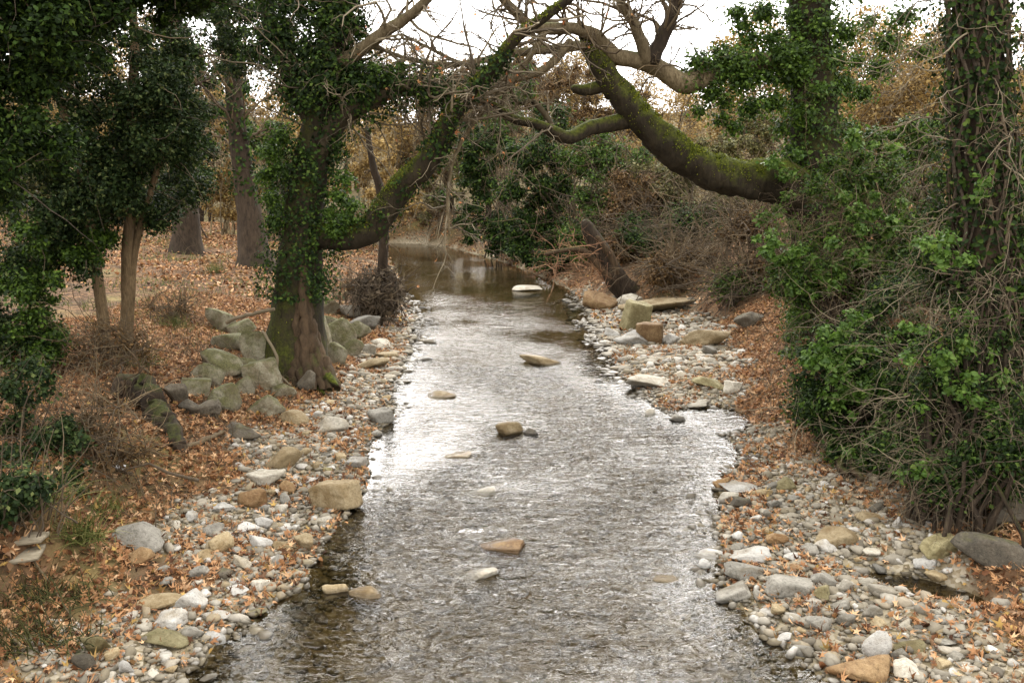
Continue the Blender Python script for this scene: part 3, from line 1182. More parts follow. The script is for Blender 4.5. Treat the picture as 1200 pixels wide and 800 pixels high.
rr = np.random.default_rng(21)
mb = MB()
x, y, z = scatter(42000, (-8, 8), (6, 17), rr)
gm = gravel_mask(x, y)
dl, dr = banks(x, y)
k = (np.maximum(dl, dr) > -.5) & (rr.random(len(x)) < gm * 1.0)
x, y, z = x[k], y[k], z[k]
low_stones(mb, np.stack([x, y, z + .012], -1), .028 + .085 * rr.random(len(x)) ** 2.2, rr)
x, y, z = scatter(26000, (-8, 9), (17, 32), rr)
gm = gravel_mask(x, y)
dl, dr = banks(x, y)
k = (np.maximum(dl, dr) > -.3) & (rr.random(len(x)) < gm)
x, y, z = x[k], y[k], z[k]
low_stones(mb, np.stack([x, y, z + .015], -1), .06 + .12 * rr.random(len(x)) ** 2, rr)
x, y, z = scatter(8000, (-8, 8), (6, 17), rr)
gm = gravel_mask(x, y)
dl, dr = banks(x, y)
k = (np.maximum(dl, dr) > -.65 + .5 * rr.random(len(x))) & (rr.random(len(x)) < gm)
x, y, z = x[k], y[k], z[k]
low_stones(mb, np.stack([x, y, z + .02], -1), .07 + .10 * rr.random(len(x)) ** 1.5, rr, .55, ICO2)
x, y, z = scatter(7000, (-8, 9), (17, 30), rr)
gm = gravel_mask(x, y)
dl, dr = banks(x, y)
k = (np.maximum(dl, dr) > -.7 + .5 * rr.random(len(x))) & (rr.random(len(x)) < gm)
x, y, z = x[k], y[k], z[k]
low_stones(mb, np.stack([x, y, z + .03], -1), .12 + .2 * rr.random(len(x)) ** 1.7, rr, .45, ICO2)
tag(mb.build('gravel', M['pebble'], smooth=False), 'loose small pebbles covering both gravel bars', 'gravel', kind='stuff')
mb = MB()
x, y, z = scatter(16000, (-5, 6), (6, 20), rr)
dl, dr = banks(x, y)
k = (np.maximum(dl, dr) < .1)
x, y, z = x[k], y[k], z[k]
low_stones(mb, np.stack([x, y, z], -1), .04 + .16 * rr.random(len(x)) ** 2.5, rr, .5)
tag(mb.build('bed_pebbles', M['bed'], smooth=True), 'brown pebbles on the stream bed under the clear water', 'gravel', kind='stuff')

# leaf litter
mb = MB()
x, y, z = scatter(120000, (-9, 9), (6, 23), rr)
gm = gravel_mask(x, y)
dl, dr = banks(x, y)
out = np.maximum(dl, dr)
patch = fbm(x * 1.1, y * 1.1, 63, 3)
dens = np.where(gm > .5, .16 + .7 * sstep(.42, .66, patch), .72 + .28 * sstep(.3, .48, patch))
k = (out > .05) & (rr.random(len(x)) < dens) & (z > -.01)
x, y, z = x[k], y[k], z[k]
n = len(x)
leaves(mb, np.stack([x, y, z + .015 + .05 * rr.random(n)], -1), np.array([0, 0, 1]) + rr.normal(0, .6, (n, 3)), rr.uniform(.034, .082, n), STAR, rr, 2.8, ani=.3)
k = rr.random(n) < .8
m_ = int(k.sum())
leaves(mb, np.stack([x, y, z + .012], -1)[k] + rr.normal(0, .06, (m_, 3)) * [1, 1, .1], np.array([0, 0, 1]) + rr.normal(0, .7, (m_, 3)), rr.uniform(.03, .085, m_), HEXLEAF, rr, 3.0, ani=.3)
x, y, z = scatter(110000, (-32, 26), (23, 62), rr)
dl, dr = banks(x, y)
patch = fbm(x * .6, y * .6, 65, 3)
k = (np.maximum(dl, dr) > .1) & (rr.random(len(x)) < .2 + .8 * sstep(.35, .5, patch))
x, y, z = x[k], y[k], z[k]
n = len(x)
leaves(mb, np.stack([x, y, z + .02 + .06 * rr.random(n)], -1), np.array([0, 0, 1]) + rr.normal(0, .5, (n, 3)), rr.uniform(.06, .145, n), HEXLEAF, rr, 2.4, ani=.4)
tag(mb.build('leaf_litter', M['litter'], smooth=False), 'fallen brown plane leaves carpeting both banks', 'leaf litter', kind='stuff')


# ------------------------------------------------------------------ trees
def ground_at(x, y):
    return float(height(np.array([x]), np.array([y]))[0])


def px_ground(px, d):
    """ground point below/at photo column px at distance d"""
    x = (px - 600) / F * d * 1.0
    x = float(P(px, 260, d)[0])
    return np.array([x, d, ground_at(x, d)])


# ---- the big ivy-clad plane tree on the meadow bank
r = np.random.default_rng(1)
baseA = G(np.array([346.]), np.array([442.]))[0]
dA = baseA[1] + .25
q, rr_ = limb([(345, 462, dA), (345, 440), (346, 415), (349, 380), (350, 340), (352, 290), (358, 230), (368, 170), (380, 110), (392, 50), (402, -20), (410, -110)],
              [58, 47, 37, 31, 27, 24, 21, 18, 16, 14, 12, 10], 46)
treeA = thing('plane_tree', 'big old plane tree wrapped in ivy, its root flare set among mossy boulders', 'tree', tuple(baseA))
mb = MB()
tubes(mb, q, rr_, 28, .13)
for (a, b, c) in [((330, 420), (312, 450), (296, 470)), ((362, 410), (378, 436), (396, 452)), ((345, 420), (346, 452), (338, 474)), ((356, 415), (366, 446), (380, 462)), ((335, 420), (322, 455), (318, 476))]:
    pq, pr = limb([(a[0], a[1], dA - .15), (b[0], b[1], dA - .55), (c[0], c[1], dA - .9)], [15, 10, 1.2], 12)
    tubes(mb, pq, pr, 10, .14)
trunkA = mb.build('trunk', M['bark_moss'], treeA, True)
# bare rotten strip of wood between the roots
mb = MB()
for dx, y0 in ((-8, 352), (-3, 322), (4, 306), (10, 330), (15, 350), (20, 372)):
    k = abs(dx - 4) * .010
    pq, pr = limb([(352 + dx * .7, y0, dA - .40 + k), (352 + dx * .9, (y0 + 415) / 2, dA - .455 + k), (354 + dx * 1.1, 415, dA - .55 + k), (357 + dx * 1.4, 438, dA - .74 + k), (360 + dx * 1.8, 456, dA - .95 + k)], [3, 6.5, 7, 7.5, 4], 22, .35)
    tubes(mb, pq, pr, 8, .2)
tag(mb.build('bare_wood', M['dead_wood'], trunkA, True), 'bare rotten brown wood on the front of the trunk')


def tree_limb(parent, pix, rpx, mat, n=30, sides=12, rough=.10, name='limb'):
    q, rr = limb(pix, rpx, n, .06)
    mb = tubes(MB(), q, rr, sides, rough)
    ends = mb.v[0][:sides], mb.v[0][-sides:]
    for ring, c, out in ((ends[0], q[0], q[0] - q[1]), (ends[1], q[-1], q[-1] - q[-2])):
        o_ = unit(out) * np.linalg.norm(ring[0] - c)
        v_ = np.concatenate([ring, (ring - c) * .65 + c + o_ * .6, [c + o_ * .85]])
        k_ = np.arange(sides)
        k2 = (k_ + 1) % sides
        mb.add(v_, np.concatenate([np.stack([k_, k2, sides + k2, sides + k_], -1), np.stack([sides + k_, sides + k2, sides * 2 + 0 * k_, sides * 2 + 0 * k_], -1)])[:sides])
        mb.add(v_, np.stack([sides + k_, sides + k2, sides * 2 + 0 * k_], -1))
    o = mb.build(name, mat, parent, True)
    return q, rr, o


A1, A1r, limbA = tree_limb(treeA, [(350, 272, dA), (384, 276, dA - .1), (412, 277), (437, 266, dA - .3), (455, 240), (478, 211), (503, 188, dA - .7), (516, 165), (527, 140), (552, 106, dA - 1), (576, 84), (603, 46), (636, 22), (700, -26, dA - 1.4)],
                       [17, 18, 17, 16, 15.5, 14.5, 13, 11, 10, 9, 8, 6.5, 5.5, 5], M['bark_moss'], 52, 18, .17)
A2, A2r, _ = tree_limb(treeA, [(366, 190, dA), (384, 158), (404, 134), (444, 113, dA - .2), (474, 99), (495, 102), (520, 112, dA - .4), (548, 114), (565, 104)], [15, 14, 12, 10, 9, 8, 7, 6, 4], M['bark'], 26, 9)
A3, A3r, _ = tree_limb(treeA, [(388, 80, dA), (418, 62, dA - .3), (450, 38), (478, 20), (505, -6, dA - .6), (530, -50)], [9, 8, 7, 6, 5, 4], M['bark_pale'], 22, 8)
A4, A4r, _ = tree_limb(treeA, [(372, 150, dA), (345, 95, dA + .3), (322, 40), (300, -30, dA + .6)], [13, 11, 9, 7], M['bark'], 18, 9)

mb = MB()
for (tq, tr, n, off, ex) in [(q, rr_, 12500, (0, .42), (.21, .92)), (A1, A1r, 2000, (0, .12), (.0, .75)), (A2, A2r, 3600, (.0, .34), (0, .85)), (A4, A4r, 2600, (0, .5), (.1, 1))]:
    p, s = on_tube(tq, tr, int(n * 1.7), off, r, ex)
    k = fbm(p[:, 0] * 3.1 + p[:, 1] * 2, p[:, 2] * 2.4, 12, 4) + r.normal(0, .08, len(p)) > .40
    p, s = p[k], s[k]
    n = len(p)
    leaves(mb, p, s + r.normal(0, .45, (n, 3)) + [0, 0, .2], r.uniform(.05, .095, n), DIAMOND, r)
cen = np.array([P(a, b, dA + c) for a, b, c in [(390, 105, -.1), (400, 75, 0), (360, 60, .2), (385, 20, 0), (330, 40, .4), (345, 100, .3), (415, 30, -.2), (370, -10, 0), (300, 60, .5), (430, 95, -.2), (340, 5, .3), (420, -20, .1)]])
clump_leaves(mb, cen, r.uniform(.45, .8, len(cen)), 14000, .08, rng=r, shell=.2)
mb.build('ivy', M['ivy_dark'], treeA)
mb = MB()
cen = np.array([P(a, b, dA + c) for a, b, c in [(318, 178, -.2), (312, 205, -.2), (318, 232, -.1), (330, 160, -.3), (325, 195, -.3), (396, 230, -.4), (404, 255, -.5), (392, 270, -.5), (412, 240, -.4), (440, 80, -.5), (458, 88, -.5), (430, 98, -.4), (470, 80, -.4), (405, 210, -.4), (385, 250, -.5), (322, 260, -.2)]])
clump_leaves(mb, cen, r.uniform(.18, .36, len(cen)), 5200, .07, rng=r, shell=.2)
tag(mb.build('ivy_spray', M['ivy_mid'], treeA), 'lighter green ivy hanging off the trunk')
mb = MB()
clump_leaves(mb, cen, r.uniform(.16, .3, len(cen)), 2600, .06, rng=r, shell=.1)
tag(mb.build('ivy_spray', M['ivy_bright'], treeA), 'fresh green ivy shoots on the trunk and limb')


def twigs_from(parent, tubes_list, n1, n2, len1, len2, rmax, mat, seed, pull=(0, 0, -.03), n3=0, trange=(.25, 1), leafmat=None, nleaf=0, name='twigs'):
    rg = np.random.default_rng(seed)
    mb = MB()
    tips = []
    for tq, tr in tubes_list:
        p1, q1 = spawn(tq[None], np.minimum(tr, rmax)[None], n1, len1, 9, .9, .28, pull, trange, .7, rg)
        p2, q2 = spawn(p1, q1, n2, len2, 6, .75, .3, pull, (.2, 1), .6, rg)
        tubes(mb, p1, q1, 5)
        tubes(mb, p2, q2, 4)
        tips += [p1[:, -1], p2[:, -1]]
        if n3:
            p3, q3 = spawn(p2, q2, n3, (len2[0] * .5, len2[1] * .5), 5, .7, .3, pull, (.3, 1), .6, rg, .0035)
            tubes(mb, p3, q3, 3)
            tips.append(p3[:, -1])
    tw_ob = mb.build(name, mat, parent, True)
    if leafmat:
        t = np.concatenate(tips)
        t = t[rg.choice(len(t), min(nleaf, len(t)), replace=False)]
        l = MB()
        leaves(l, t, rg.normal(0, 1, (len(t), 3)), rg.uniform(.04, .085, len(t)), STAR, rg, 2.5, ani=.35)
        tag(l.build('withered_leaves', leafmat, tw_ob), 'few withered orange leaves still hanging on the twigs')


twigs_from(treeA, [(A1[18:], A1r[18:]), (A2[8:], A2r[8:]), (A3, A3r)], 20, 5, (.7, 2.6), (.3, 1.0), .045, M['twig_pale'], 11, (0, 0, -.02), 2, leafmat=M['orange_leaf'], nleaf=60)

twigs_from(treeA, [(q[24:40], rr_[24:40]), (A4, A4r), (A2, A2r)], 34, 4, (.6, 2.3), (.25, .9), .03, M['twig_pale'], 15, (0, -.02, -.05), 2, name='hanging_twigs', trange=(.05, 1))

# ---- dead stem with the ball of flood debris
g = G(np.array([443.]), np.array([378.]))[0]
st = thing('sapling', 'dark thin stem rising out of a ball of flood debris at the stream edge', 'tree', tuple(g))
dS = g[1]
sq, sr, _ = tree_limb(st, [(442, 384, dS), (446, 340), (449, 300), (450, 262), (446, 225), (436, 190), (430, 150, dS - .3)], [7, 6.5, 6, 5.5, 5, 4, 2.5], M['dark_wood'], 20, 8, name='stem')
twigs_from(st, [(sq, sr)], 9, 3, (.5, 1.4), (.2, .6), .03, M['twig_dark'], 12, (0, 0, -.02), trange=(.35, 1))
r = np.random.default_rng(3)
c = P(444, 345, dS - .05)
d = unit(r.normal(0, 1, (800, 3)))
s0 = c + d * (r.random((800, 1)) ** .5) * np.array([.80, .6, .80]) + np.array([0, 0, .02])
p1, q1 = grow(s0, r.normal(0, 1, (800, 3)) + [0, 0, -.4], r.uniform(.3, .95, 800), r.uniform(.006, .018, 800), 6, .35, (0, 0, -.05), r)
mb = tubes(MB(), p1, q1, 4)
n = 700
d = unit(r.normal(0, 1, (n, 3)))
leaves(mb, c + d * (r.random((n, 1)) ** .5) * np.array([.72, .55, .75]), r.normal(0, 1, (n, 3)), r.uniform(.08, .2, n), HEXLEAF, r)
deb = thing('debris_ball', 'dark tangled ball of twigs and dead leaves caught on the thin stem', 'flood debris', tuple(c))
mb.build('tangle', M['twig_dark'], deb)
# ---- leaning plane tree on the far bank: ivy trunk, mossy limb, pale limb
dB = 18.6
bx = px_ground(963, dB)
treeB = thing('plane_tree', 'plane tree whose thick mossy limb leans far out over the stream', 'tree', tuple(bx))
B0, B0r, _ = tree_limb(treeB, [(972, 440, dB), (968, 380), (962, 300), (957, 220), (953, 150), (952, 90), (950, 40), (949, -40), (946, -130)], [46, 36, 33, 30, 26, 24, 22, 20, 16], M['bark_moss'], 36, 16, name='trunk')
B1, B1r, limbB = tree_limb(treeB, [(962, 262, dB), (940, 228, dB - .2), (905, 211), (868, 209), (838, 203, dB - .7), (812, 190), (788, 174), (764, 152, dB - 1.1), (738, 124), (716, 98), (703, 76, dB - 1.25), (692, 56), (684, 40, dB - 1.3)],
                       [30, 27, 22.5, 20.5, 22.5, 18.5, 20, 16.5, 17.5, 13, 12.5, 9, 6], M['bark_moss'], 70, 26, .22)
B2, B2r, _ = tree_limb(treeB, [(952, 50, dB), (926, 62, dB - .2), (901, 74), (867, 74, dB - .6), (838, 84), (815, 94), (800, 98, dB - .9), (778, 84), (757, 73), (738, 70), (720, 67, dB - 1.2), (706, 52), (694, 40), (668, 33), (645, 34, dB - 1.6), (623, 31), (608, 18), (592, 2), (575, -22, dB - 2)],
                       [15, 14, 12, 11, 12, 13, 12, 10, 10, 9, 9.5, 8, 8, 6.5, 7, 6, 5.5, 5, 4.5], M['bark_pale'], 56, 12)
dB2 = dB - 1.15
B3, B3r, _ = tree_limb(treeB, [(757, 72, dB2), (750, 45, dB2 - .1), (741, 24), (728, 4), (722, -30)], [8, 7, 6, 5, 4], M['bark_pale'], 16, 8)
B4, B4r, _ = tree_limb(treeB, [(764, 70, dB2), (776, 45, dB2 + .1), (788, 18), (796, -6), (806, -40)], [9, 8, 7, 6, 5], M['bark_brown'], 16, 8)
B5, B5r, _ = tree_limb(treeB, [(752, 138, dB2 + .1), (708, 146), (690, 150), (668, 161, dB2 - .5), (648, 154), (628, 145), (602, 139, dB2 - .8), (580, 124), (560, 116), (530, 104), (495, 92, dB2 - 1)],
                       [10, 9, 8.5, 8, 7, 6, 5.5, 4.5, 3.5, 2.8, 2], M['bark_moss'], 30, 9)
B6, B6r, _ = tree_limb(limbB, [(722, 96, dB2), (694, 104), (680, 105), (672, 103)], [7, 7, 6, 4], M['bark_moss'], 8, 9, name='broken_stub')
B7, B7r, _ = tree_limb(treeB, [(704, 50, dB2 - .1), (650, 58), (615, 61, dB2 - .5), (585, 67), (556, 72), (520, 76), (480, 70), (440, 56, dB2 - 1), (400, 50)], [6, 5, 4.5, 4, 3.2, 2.8, 2.4, 2, 1.5], M['bark_pale'], 28, 7)
B8, B8r, _ = tree_limb(treeB, [(668, 50, dB2 - .4), (645, 75), (628, 86, dB2 - .6), (600, 93), (575, 90), (555, 80), (530, 70), (500, 55, dB2 - .9), (470, 40)], [5, 5, 4.5, 4, 3.2, 2.6, 2.2, 1.8, 1.4], M['bark_pale'], 26, 7)
B9, B9r, _ = tree_limb(treeB, [(640, 34, dB2 - .5), (625, 60), (600, 95, dB2 - .7), (575, 120), (552, 148), (538, 172), (528, 200), (524, 240, dB2 - 1), (527, 275)], [4.5, 3.6, 3.2, 2.8, 2.4, 2.2, 2, 1.8, 1.4], M['bark_pale'], 26, 6)
B10, B10r, _ = tree_limb(treeB, [(648, 155, dB2 - .5), (640, 135), (622, 118, dB2 - .6), (608, 122), (598, 105), (596, 96)], [4.5, 4, 3.4, 3, 2.4, 1.8], M['bark'], 14, 6)
twigs_from(treeB, [(B5[6:], B5r[6:]), (B7, B7r), (B8, B8r), (B9, B9r), (B3, B3r), (B4, B4r), (B2[26:], B2r[26:])], 20, 5, (.6, 2.4), (.25, 1.0), .034, M['twig_pale'], 13, (0, 0, -.01), 3, leafmat=M['orange_leaf'], nleaf=130)
twigs_from(treeB, [(B0[14:], B0r[14:]), (B2[4:30], B2r[4:30])], 16, 4, (.7, 2.4), (.3, 1.0), .03, M['twig_brown'], 16, (0, 0, -.02), 2, name='side_twigs', trange=(.05, 1))
twigs_from(treeB, [(B3, B3r), (B4, B4r), (B2[30:], B2r[30:])], 18, 5, (.8, 2.8), (.4, 1.2), .045, M['twig_brown'], 14, (0, 0, .05), 2, name='upper_twigs')
r = np.random.default_rng(4)
mb = MB()
p, s = on_tube(B0, B0r, 13000, (0, .42), r, (.05, 1))
leaves(mb, p, s + r.normal(0, .45, s.shape) + [0, 0, .2], r.uniform(.06, .11, len(p)), DIAMOND, r)
cen = np.array([P(a, b, dB + c) for a, b, c in [(905, 45, -.3), (885, 70, -.5), (870, 95, -.6), (845, 65, -.7), (925, 90, -.3), (905, 120, -.4), (880, 125, -.5), (835, 110, -.8), (820, 72, -.9), (990, 40, .2), (1005, 70, .3), (1020, 25, .4), (930, 20, -.2),
                                                (895, 15, -.3), (915, 150, -.3), (860, 150, -.6), (960, 110, -.4), (930, 180, -.4), (985, 100, .1), (870, 30, -.4), (1000, -10, .2), (850, 120, -.6), (810, 95, -.9), (1040, 50, .5), (845, 140, -.5), (818, 130, -.7)]])
cen = np.concatenate([cen, np.array([P(a, b_, dB + c) for a, b_, c in [(935, 60, -.5), (960, 30, -.4), (975, 70, 0), (1010, 110, .2), (990, 150, .1), (880, 45, -.4), (865, 15, -.3), (1030, 80, .4), (940, 135, -.6), (900, 90, -.6), (1060, 20, .5), (1080, 60, .6), (840, 85, -.8), (860, 75, -.9), (920, 65, -.8), (950, 210, -.5), (985, 200, -.2)]])])
clump_leaves(mb, cen, r.uniform(.3, .6, len(cen)), 26000, .08, rng=r, shell=.2)
p, s = on_tube(B2, B2r, 2600, (0, .22), r, (0, .26))
leaves(mb, p, s + r.normal(0, .45, s.shape) + [0, 0, .3], r.uniform(.05, .1, len(p)), DIAMOND, r)
mb.build('ivy', M['ivy_mid'], treeB)
mb = MB()
cen = np.array([P(a, b, dB + c) for a, b, c in [(905, 190, -1.0), (922, 205, -1.0), (935, 180, -1.1), (912, 245, -1.2), (895, 255, -1.2), (930, 260, -1.2), (905, 275, -1.2), (922, 230, -1.1), (960, 105, -.8), (945, 85, -.7)]])
clump_leaves(mb, cen, r.uniform(.14, .28, len(cen)), 1500, .085, rng=r, shell=.2)
tag(mb.build('ivy_spray', M['ivy_bright'], treeB), 'fresh green ivy sprays around the limb joint')

def moss(parent, tq, tr, n, seed, trange=(0, 1), bias=.1):
    rg = np.random.default_rng(seed)
    p, s = on_tube(tq, tr * .98, n, (-.01, .025), rg, trange)
    k = s[:, 2] + rg.normal(0, .35, n) + .9 * (fbm(p[:, 0] * 3, p[:, 2] * 3 + p[:, 1] * 2, 5, 2) - .5) > bias
    p, s = p[k], s[k]
    mb = MB()
    leaves(mb, p, s + rg.normal(0, .8, s.shape), rg.uniform(.018, .05, len(p)), DIAMOND, rg)
    tag(mb.build('moss', M['moss'], parent), 'raised yellow-green moss along the upper side')


moss(limbB, B1, B1r, 26000, 51)
moss(limbA, A1, A1r, 12000, 52, (.15, .9))
moss(trunkA, q, rr_, 4500, 53, (.05, .5), .5)

# ---- vine-hung trunk close on the thicket side
dD = 10.4
gD = px_ground(1172, dD)
treeD = thing('vine_hung_tree', 'upright dark trunk smothered in bare hanging vines at the thicket edge', 'tree', tuple(gD))
D0, D0r, _ = tree_limb(treeD, [(1180, 640, dD), (1172, 560), (1166, 470), (1160, 380), (1157, 290), (1153, 200), (1149, 110), (1146, 30), (1143, -60), (1140, -180)], [44, 37, 33, 31, 30, 29, 26, 25, 23, 20], M['dark_wood'], 40, 18, name='trunk')
r = np.random.default_rng(5)
mb = MB()
# climbing woody vines hugging the trunk
for k in range(26):
    a0, tw = r.uniform(0, 6.28), r.uniform(-1.6, 1.6)
    t = np.linspace(0, len(D0) - 1.01, 40)
    i = t.astype(int)
    u = (t - i)[:, None]
    c0 = D0[i] * (1 - u) + D0[i + 1] * u
    rad0 = np.interp(t, np.arange(len(D0)), D0r)
    a = a0 + tw * t / len(D0) + .25 * np.sin(t * .9 + k)
    off = rad0 + r.uniform(0, .10) + .02 * np.sin(t * 1.3 + k)
    pts = c0 + np.stack([np.cos(a) * off, np.sin(a) * off, np.zeros_like(a)], -1)
    tubes(mb, pts, np.full(40, r.uniform(.008, .022)), 5)
mb.build('climbing_vines', M['twig_dark'], treeD, True)
mb = MB()
p, s = on_tube(D0, D0r, 150, (0, .05), r, (.25, 1))
p1, q1 = grow(p, s + [0, 0, -.1], r.uniform(.5, 1.5, len(p)), r.uniform(.006, .013, len(p)), 9, .30, (0, 0, -.10), r)
p2, q2 = spawn(p1, q1, 4, (.25, .7), 7, .8, .32, (0, 0, -.08), (.25, 1), .7, r, .0035)
p3, q3 = spawn(p2, q2, 2, (.12, .35), 5, .7, .3, (0, 0, -.05), (.3, 1), .7, r, .003)
tubes(mb, p1, q1, 5); tubes(mb, p2, q2, 4); tubes(mb, p3, q3, 3)
mb.build('hanging_vines', M['twig_pale'], treeD, True)
mb = MB()
p, s = on_tube(D0, D0r, 12000, (0, .3), r, (.05, 1))
leaves(mb, p, s + r.normal(0, .45, s.shape), r.uniform(.04, .075, len(p)), HEXLEAF, r)
mb.build('ivy', M['ivy_dark'], treeD)

# ---- evergreen with two slim tan stems on the near meadow bank
g1 = G(np.array([147.]), np.array([418.]))[0]
dE = g1[1]
treeE = thing('evergreen_tree', 'dark evergreen tree with slim tan stems and small glossy leaves', 'tree', tuple(g1))
r = np.random.default_rng(6)
E0, E0r, _ = tree_limb(treeE, [(147, 426, dE), (149, 370), (150, 300), (154, 230), (150, 150), (158, 60), (150, -60)], [8.5, 7.5, 7, 6.5, 6, 5, 4], M['bark_tan'], 26, 9, name='stem')
E1, E1r, _ = tree_limb(treeE, [(126, 432, dE - .3), (122, 380), (115, 330), (108, 280), (95, 200), (70, 110), (50, 0)], [8, 7, 6.5, 6, 6, 5, 4], M['bark_tan'], 26, 9, name='stem')
E2, E2r, _ = tree_limb(treeE, [(148, 425, dE), (153, 360), (157, 300), (172, 240), (190, 180), (205, 120)], [6, 5, 4.5, 4, 3, 2], M['bark_tan'], 18, 8, name='stem')


def crown(cells, n, size, mat, parent, seed, name='crown', rad_=(.3, .6), tmpl=DIAMOND, shell=.3, twig=None, ntw=0, up=.5):
    rg = np.random.default_rng(seed)
    cen = []
    for (a, b, c, w_, h_, dp, k) in cells:     # photo column, row, distance, half width, half height (px), half depth (m), clumps
        o = P(a, b, c)
        cen.append(blob_centres(o, (w_ * c / F, dp, h_ * c / F), k, rg, .0))
    cen = np.concatenate(cen)
    mb = MB()
    clump_leaves(mb, cen, rg.uniform(rad_[0], rad_[1], len(cen)), n, size, up, rng=rg, shell=shell, tmpl=tmpl)
    o = mb.build(name, mat, parent)
    if twig:
        k = rg.integers(0, len(cen), ntw)
        p1, q1 = grow(cen[k] + rg.normal(0, .15, (ntw, 3)), rg.normal(0, 1, (ntw, 3)) + [0, 0, -.1], rg.uniform(.4, 1.2, ntw), rg.uniform(.004, .010, ntw), 7, .25, (0, 0, -.03), rg)
        tubes(MB(), p1, q1, 4).build('twigs', twig, parent, True)
    return cen


crown([(90, 60, dE, 120, 110, 1.6, 70), (60, 190, dE - .5, 100, 80, 1.3, 55), (165, 160, dE + .2, 60, 100, 1.0, 45), (130, 250, dE, 60, 40, .9, 24), (50, 290, dE - .8, 60, 50, .9, 24), (20, 30, dE - 1, 110, 110, 1.4, 60), (200, 90, dE + .6, 45, 80, .8, 28), (215, 200, dE + 1.5, 30, 60, .6, 14), (150, 120, dE - .9, 70, 90, .5, 30), (120, 215, dE - .8, 80, 50, .5, 26), (195, 150, dE - .6, 40, 60, .5, 16), (270, 40, dE + 3, 50, 60, .8, 22), (300, 20, dE + 4, 60, 40, .8, 18), (20, 380, dE - 1.2, 46, 70, .6, 24), (100, 240, dE + .4, 110, 40, .8, 30), (185, 235, dE + .8, 40, 30, .5, 10), (90, 300, dE + .6, 70, 26, .5, 14)],
      150000, .064, M['holly'], treeE, 61, rad_=(.22, .5), twig=M['twig_dark'], ntw=240)
crown([(35, 320, dE - 1.2, 60, 60, .5, 18), (50, 390, dE - 1.2, 45, 50, .4, 14), (15, 430, dE - 1.6, 40, 46, .4, 12), (100, 290, dE - .5, 40, 26, .4, 10)], 15000, .07, M['ivy_mid'], treeE, 62, 'lower_spray', (.14, .32))

# darker evergreen overhanging the top corner, nearer still
gx_ = px_ground(-120, 10.5)
treeF = thing('evergreen_tree', 'near-black evergreen crown overhanging the upper corner of the meadow bank', 'tree', tuple(gx_))
F0, F0r, _ = tree_limb(treeF, [(-130, 560, 10.5), (-120, 400), (-90, 250), (-50, 120), (0, 0), (60, -120)], [26, 22, 18, 14, 10, 7], M['dark_wood'], 20, 9, name='trunk')
crown([(20, 20, 10.5, 130, 90, 1.2, 60), (-30, 130, 10.3, 110, 110, 1.0, 50), (90, -30, 10.8, 160, 60, 1.2, 50), (230, -20, 11.5, 110, 36, .9, 26)], 90000, .064, M['ivy_dark'], treeF, 63, rad_=(.25, .5), twig=M['twig_dark'], ntw=120)

def shade_crown(parent, boxes, n, size, mat, seed):  # unseen leaf masses added above the view to cut skylight on the banks
    rg = np.random.default_rng(seed)
    cen = np.concatenate([np.array(lo) + rg.random((k, 3)) * (np.array(hi) - np.array(lo)) for lo, hi, k in boxes])
    mb = MB()
    clump_leaves(mb, cen, rg.uniform(.5, 1.0, len(cen)), n, size, rng=rg, shell=.2)
    mb.build('unseen_shade_crown', mat, parent)


shade_crown(treeF, [((-9.5, 2, 7), (-4.2, 10.5, 11), 46)], 9000, .17, M['ivy_dark'], 81)
shade_crown(treeE, [((-10, 10, 8), (-4.8, 16, 13), 40)], 8000, .17, M['holly'], 82)
shade_crown(treeA, [((-7, 14, 9.5), (-3.2, 20, 14), 26)], 5000, .18, M['ivy_dark'], 83)
shade_crown(treeB, [((4.2, 15, 10), (10, 22, 14), 36)], 7000, .18, M['ivy_mid'], 84)
shade_crown(treeD, [((4.2, 3, 7.5), (10, 13, 11.5), 46)], 9000, .17, M['ivy_dark'], 85)

# leafy shoots low at the frame edge
for (lab, cells, n, sd) in [
    ('dark leafy bush below the evergreen, spilling down the meadow bank', [(20, 470, 10.2, 55, 46, .5, 16), (60, 520, 9.9, 46, 36, .4, 12), (85, 560, 9.7, 26, 20, .3, 5), (30, 540, 9.6, 40, 26, .4, 8)], 7000, 64),
    ('small dark bush behind the weathered boards', [(10, 600, 8.9, 26, 22, .3, 7), (25, 575, 9.2, 22, 16, .3, 5)], 2600, 65)]:
    cc = cells[0]
    b = G(np.array([max(cc[0], 4.)]), np.array([cc[1] + cc[4] * .9]))[0]
    cells = [(a_, b_, b[1] - .1 - .15 * i_, w_, h_, d_, k_) for i_, (a_, b_, c_, w_, h_, d_, k_) in enumerate(cells)]
    t = thing('bush', lab, 'bush', tuple(b), 'bushes on the banks')
    cen = crown(cells, n, .055, M['holly'], t, sd, 'foliage', (.12, .26))
    rg = np.random.default_rng(sd)
    k = 60
    p1, q1 = grow(b + rg.normal(0, .25, (k, 3)) * [1, .6, .05], cen[rg.integers(0, len(cen), k)] - b, rg.uniform(.5, 1.3, k), rg.uniform(.005, .012, k), 7, .15, (0, 0, 0), rg)
    tubes(MB(), p1, q1, 4).build('stems', M['twig_dark'], t, True)

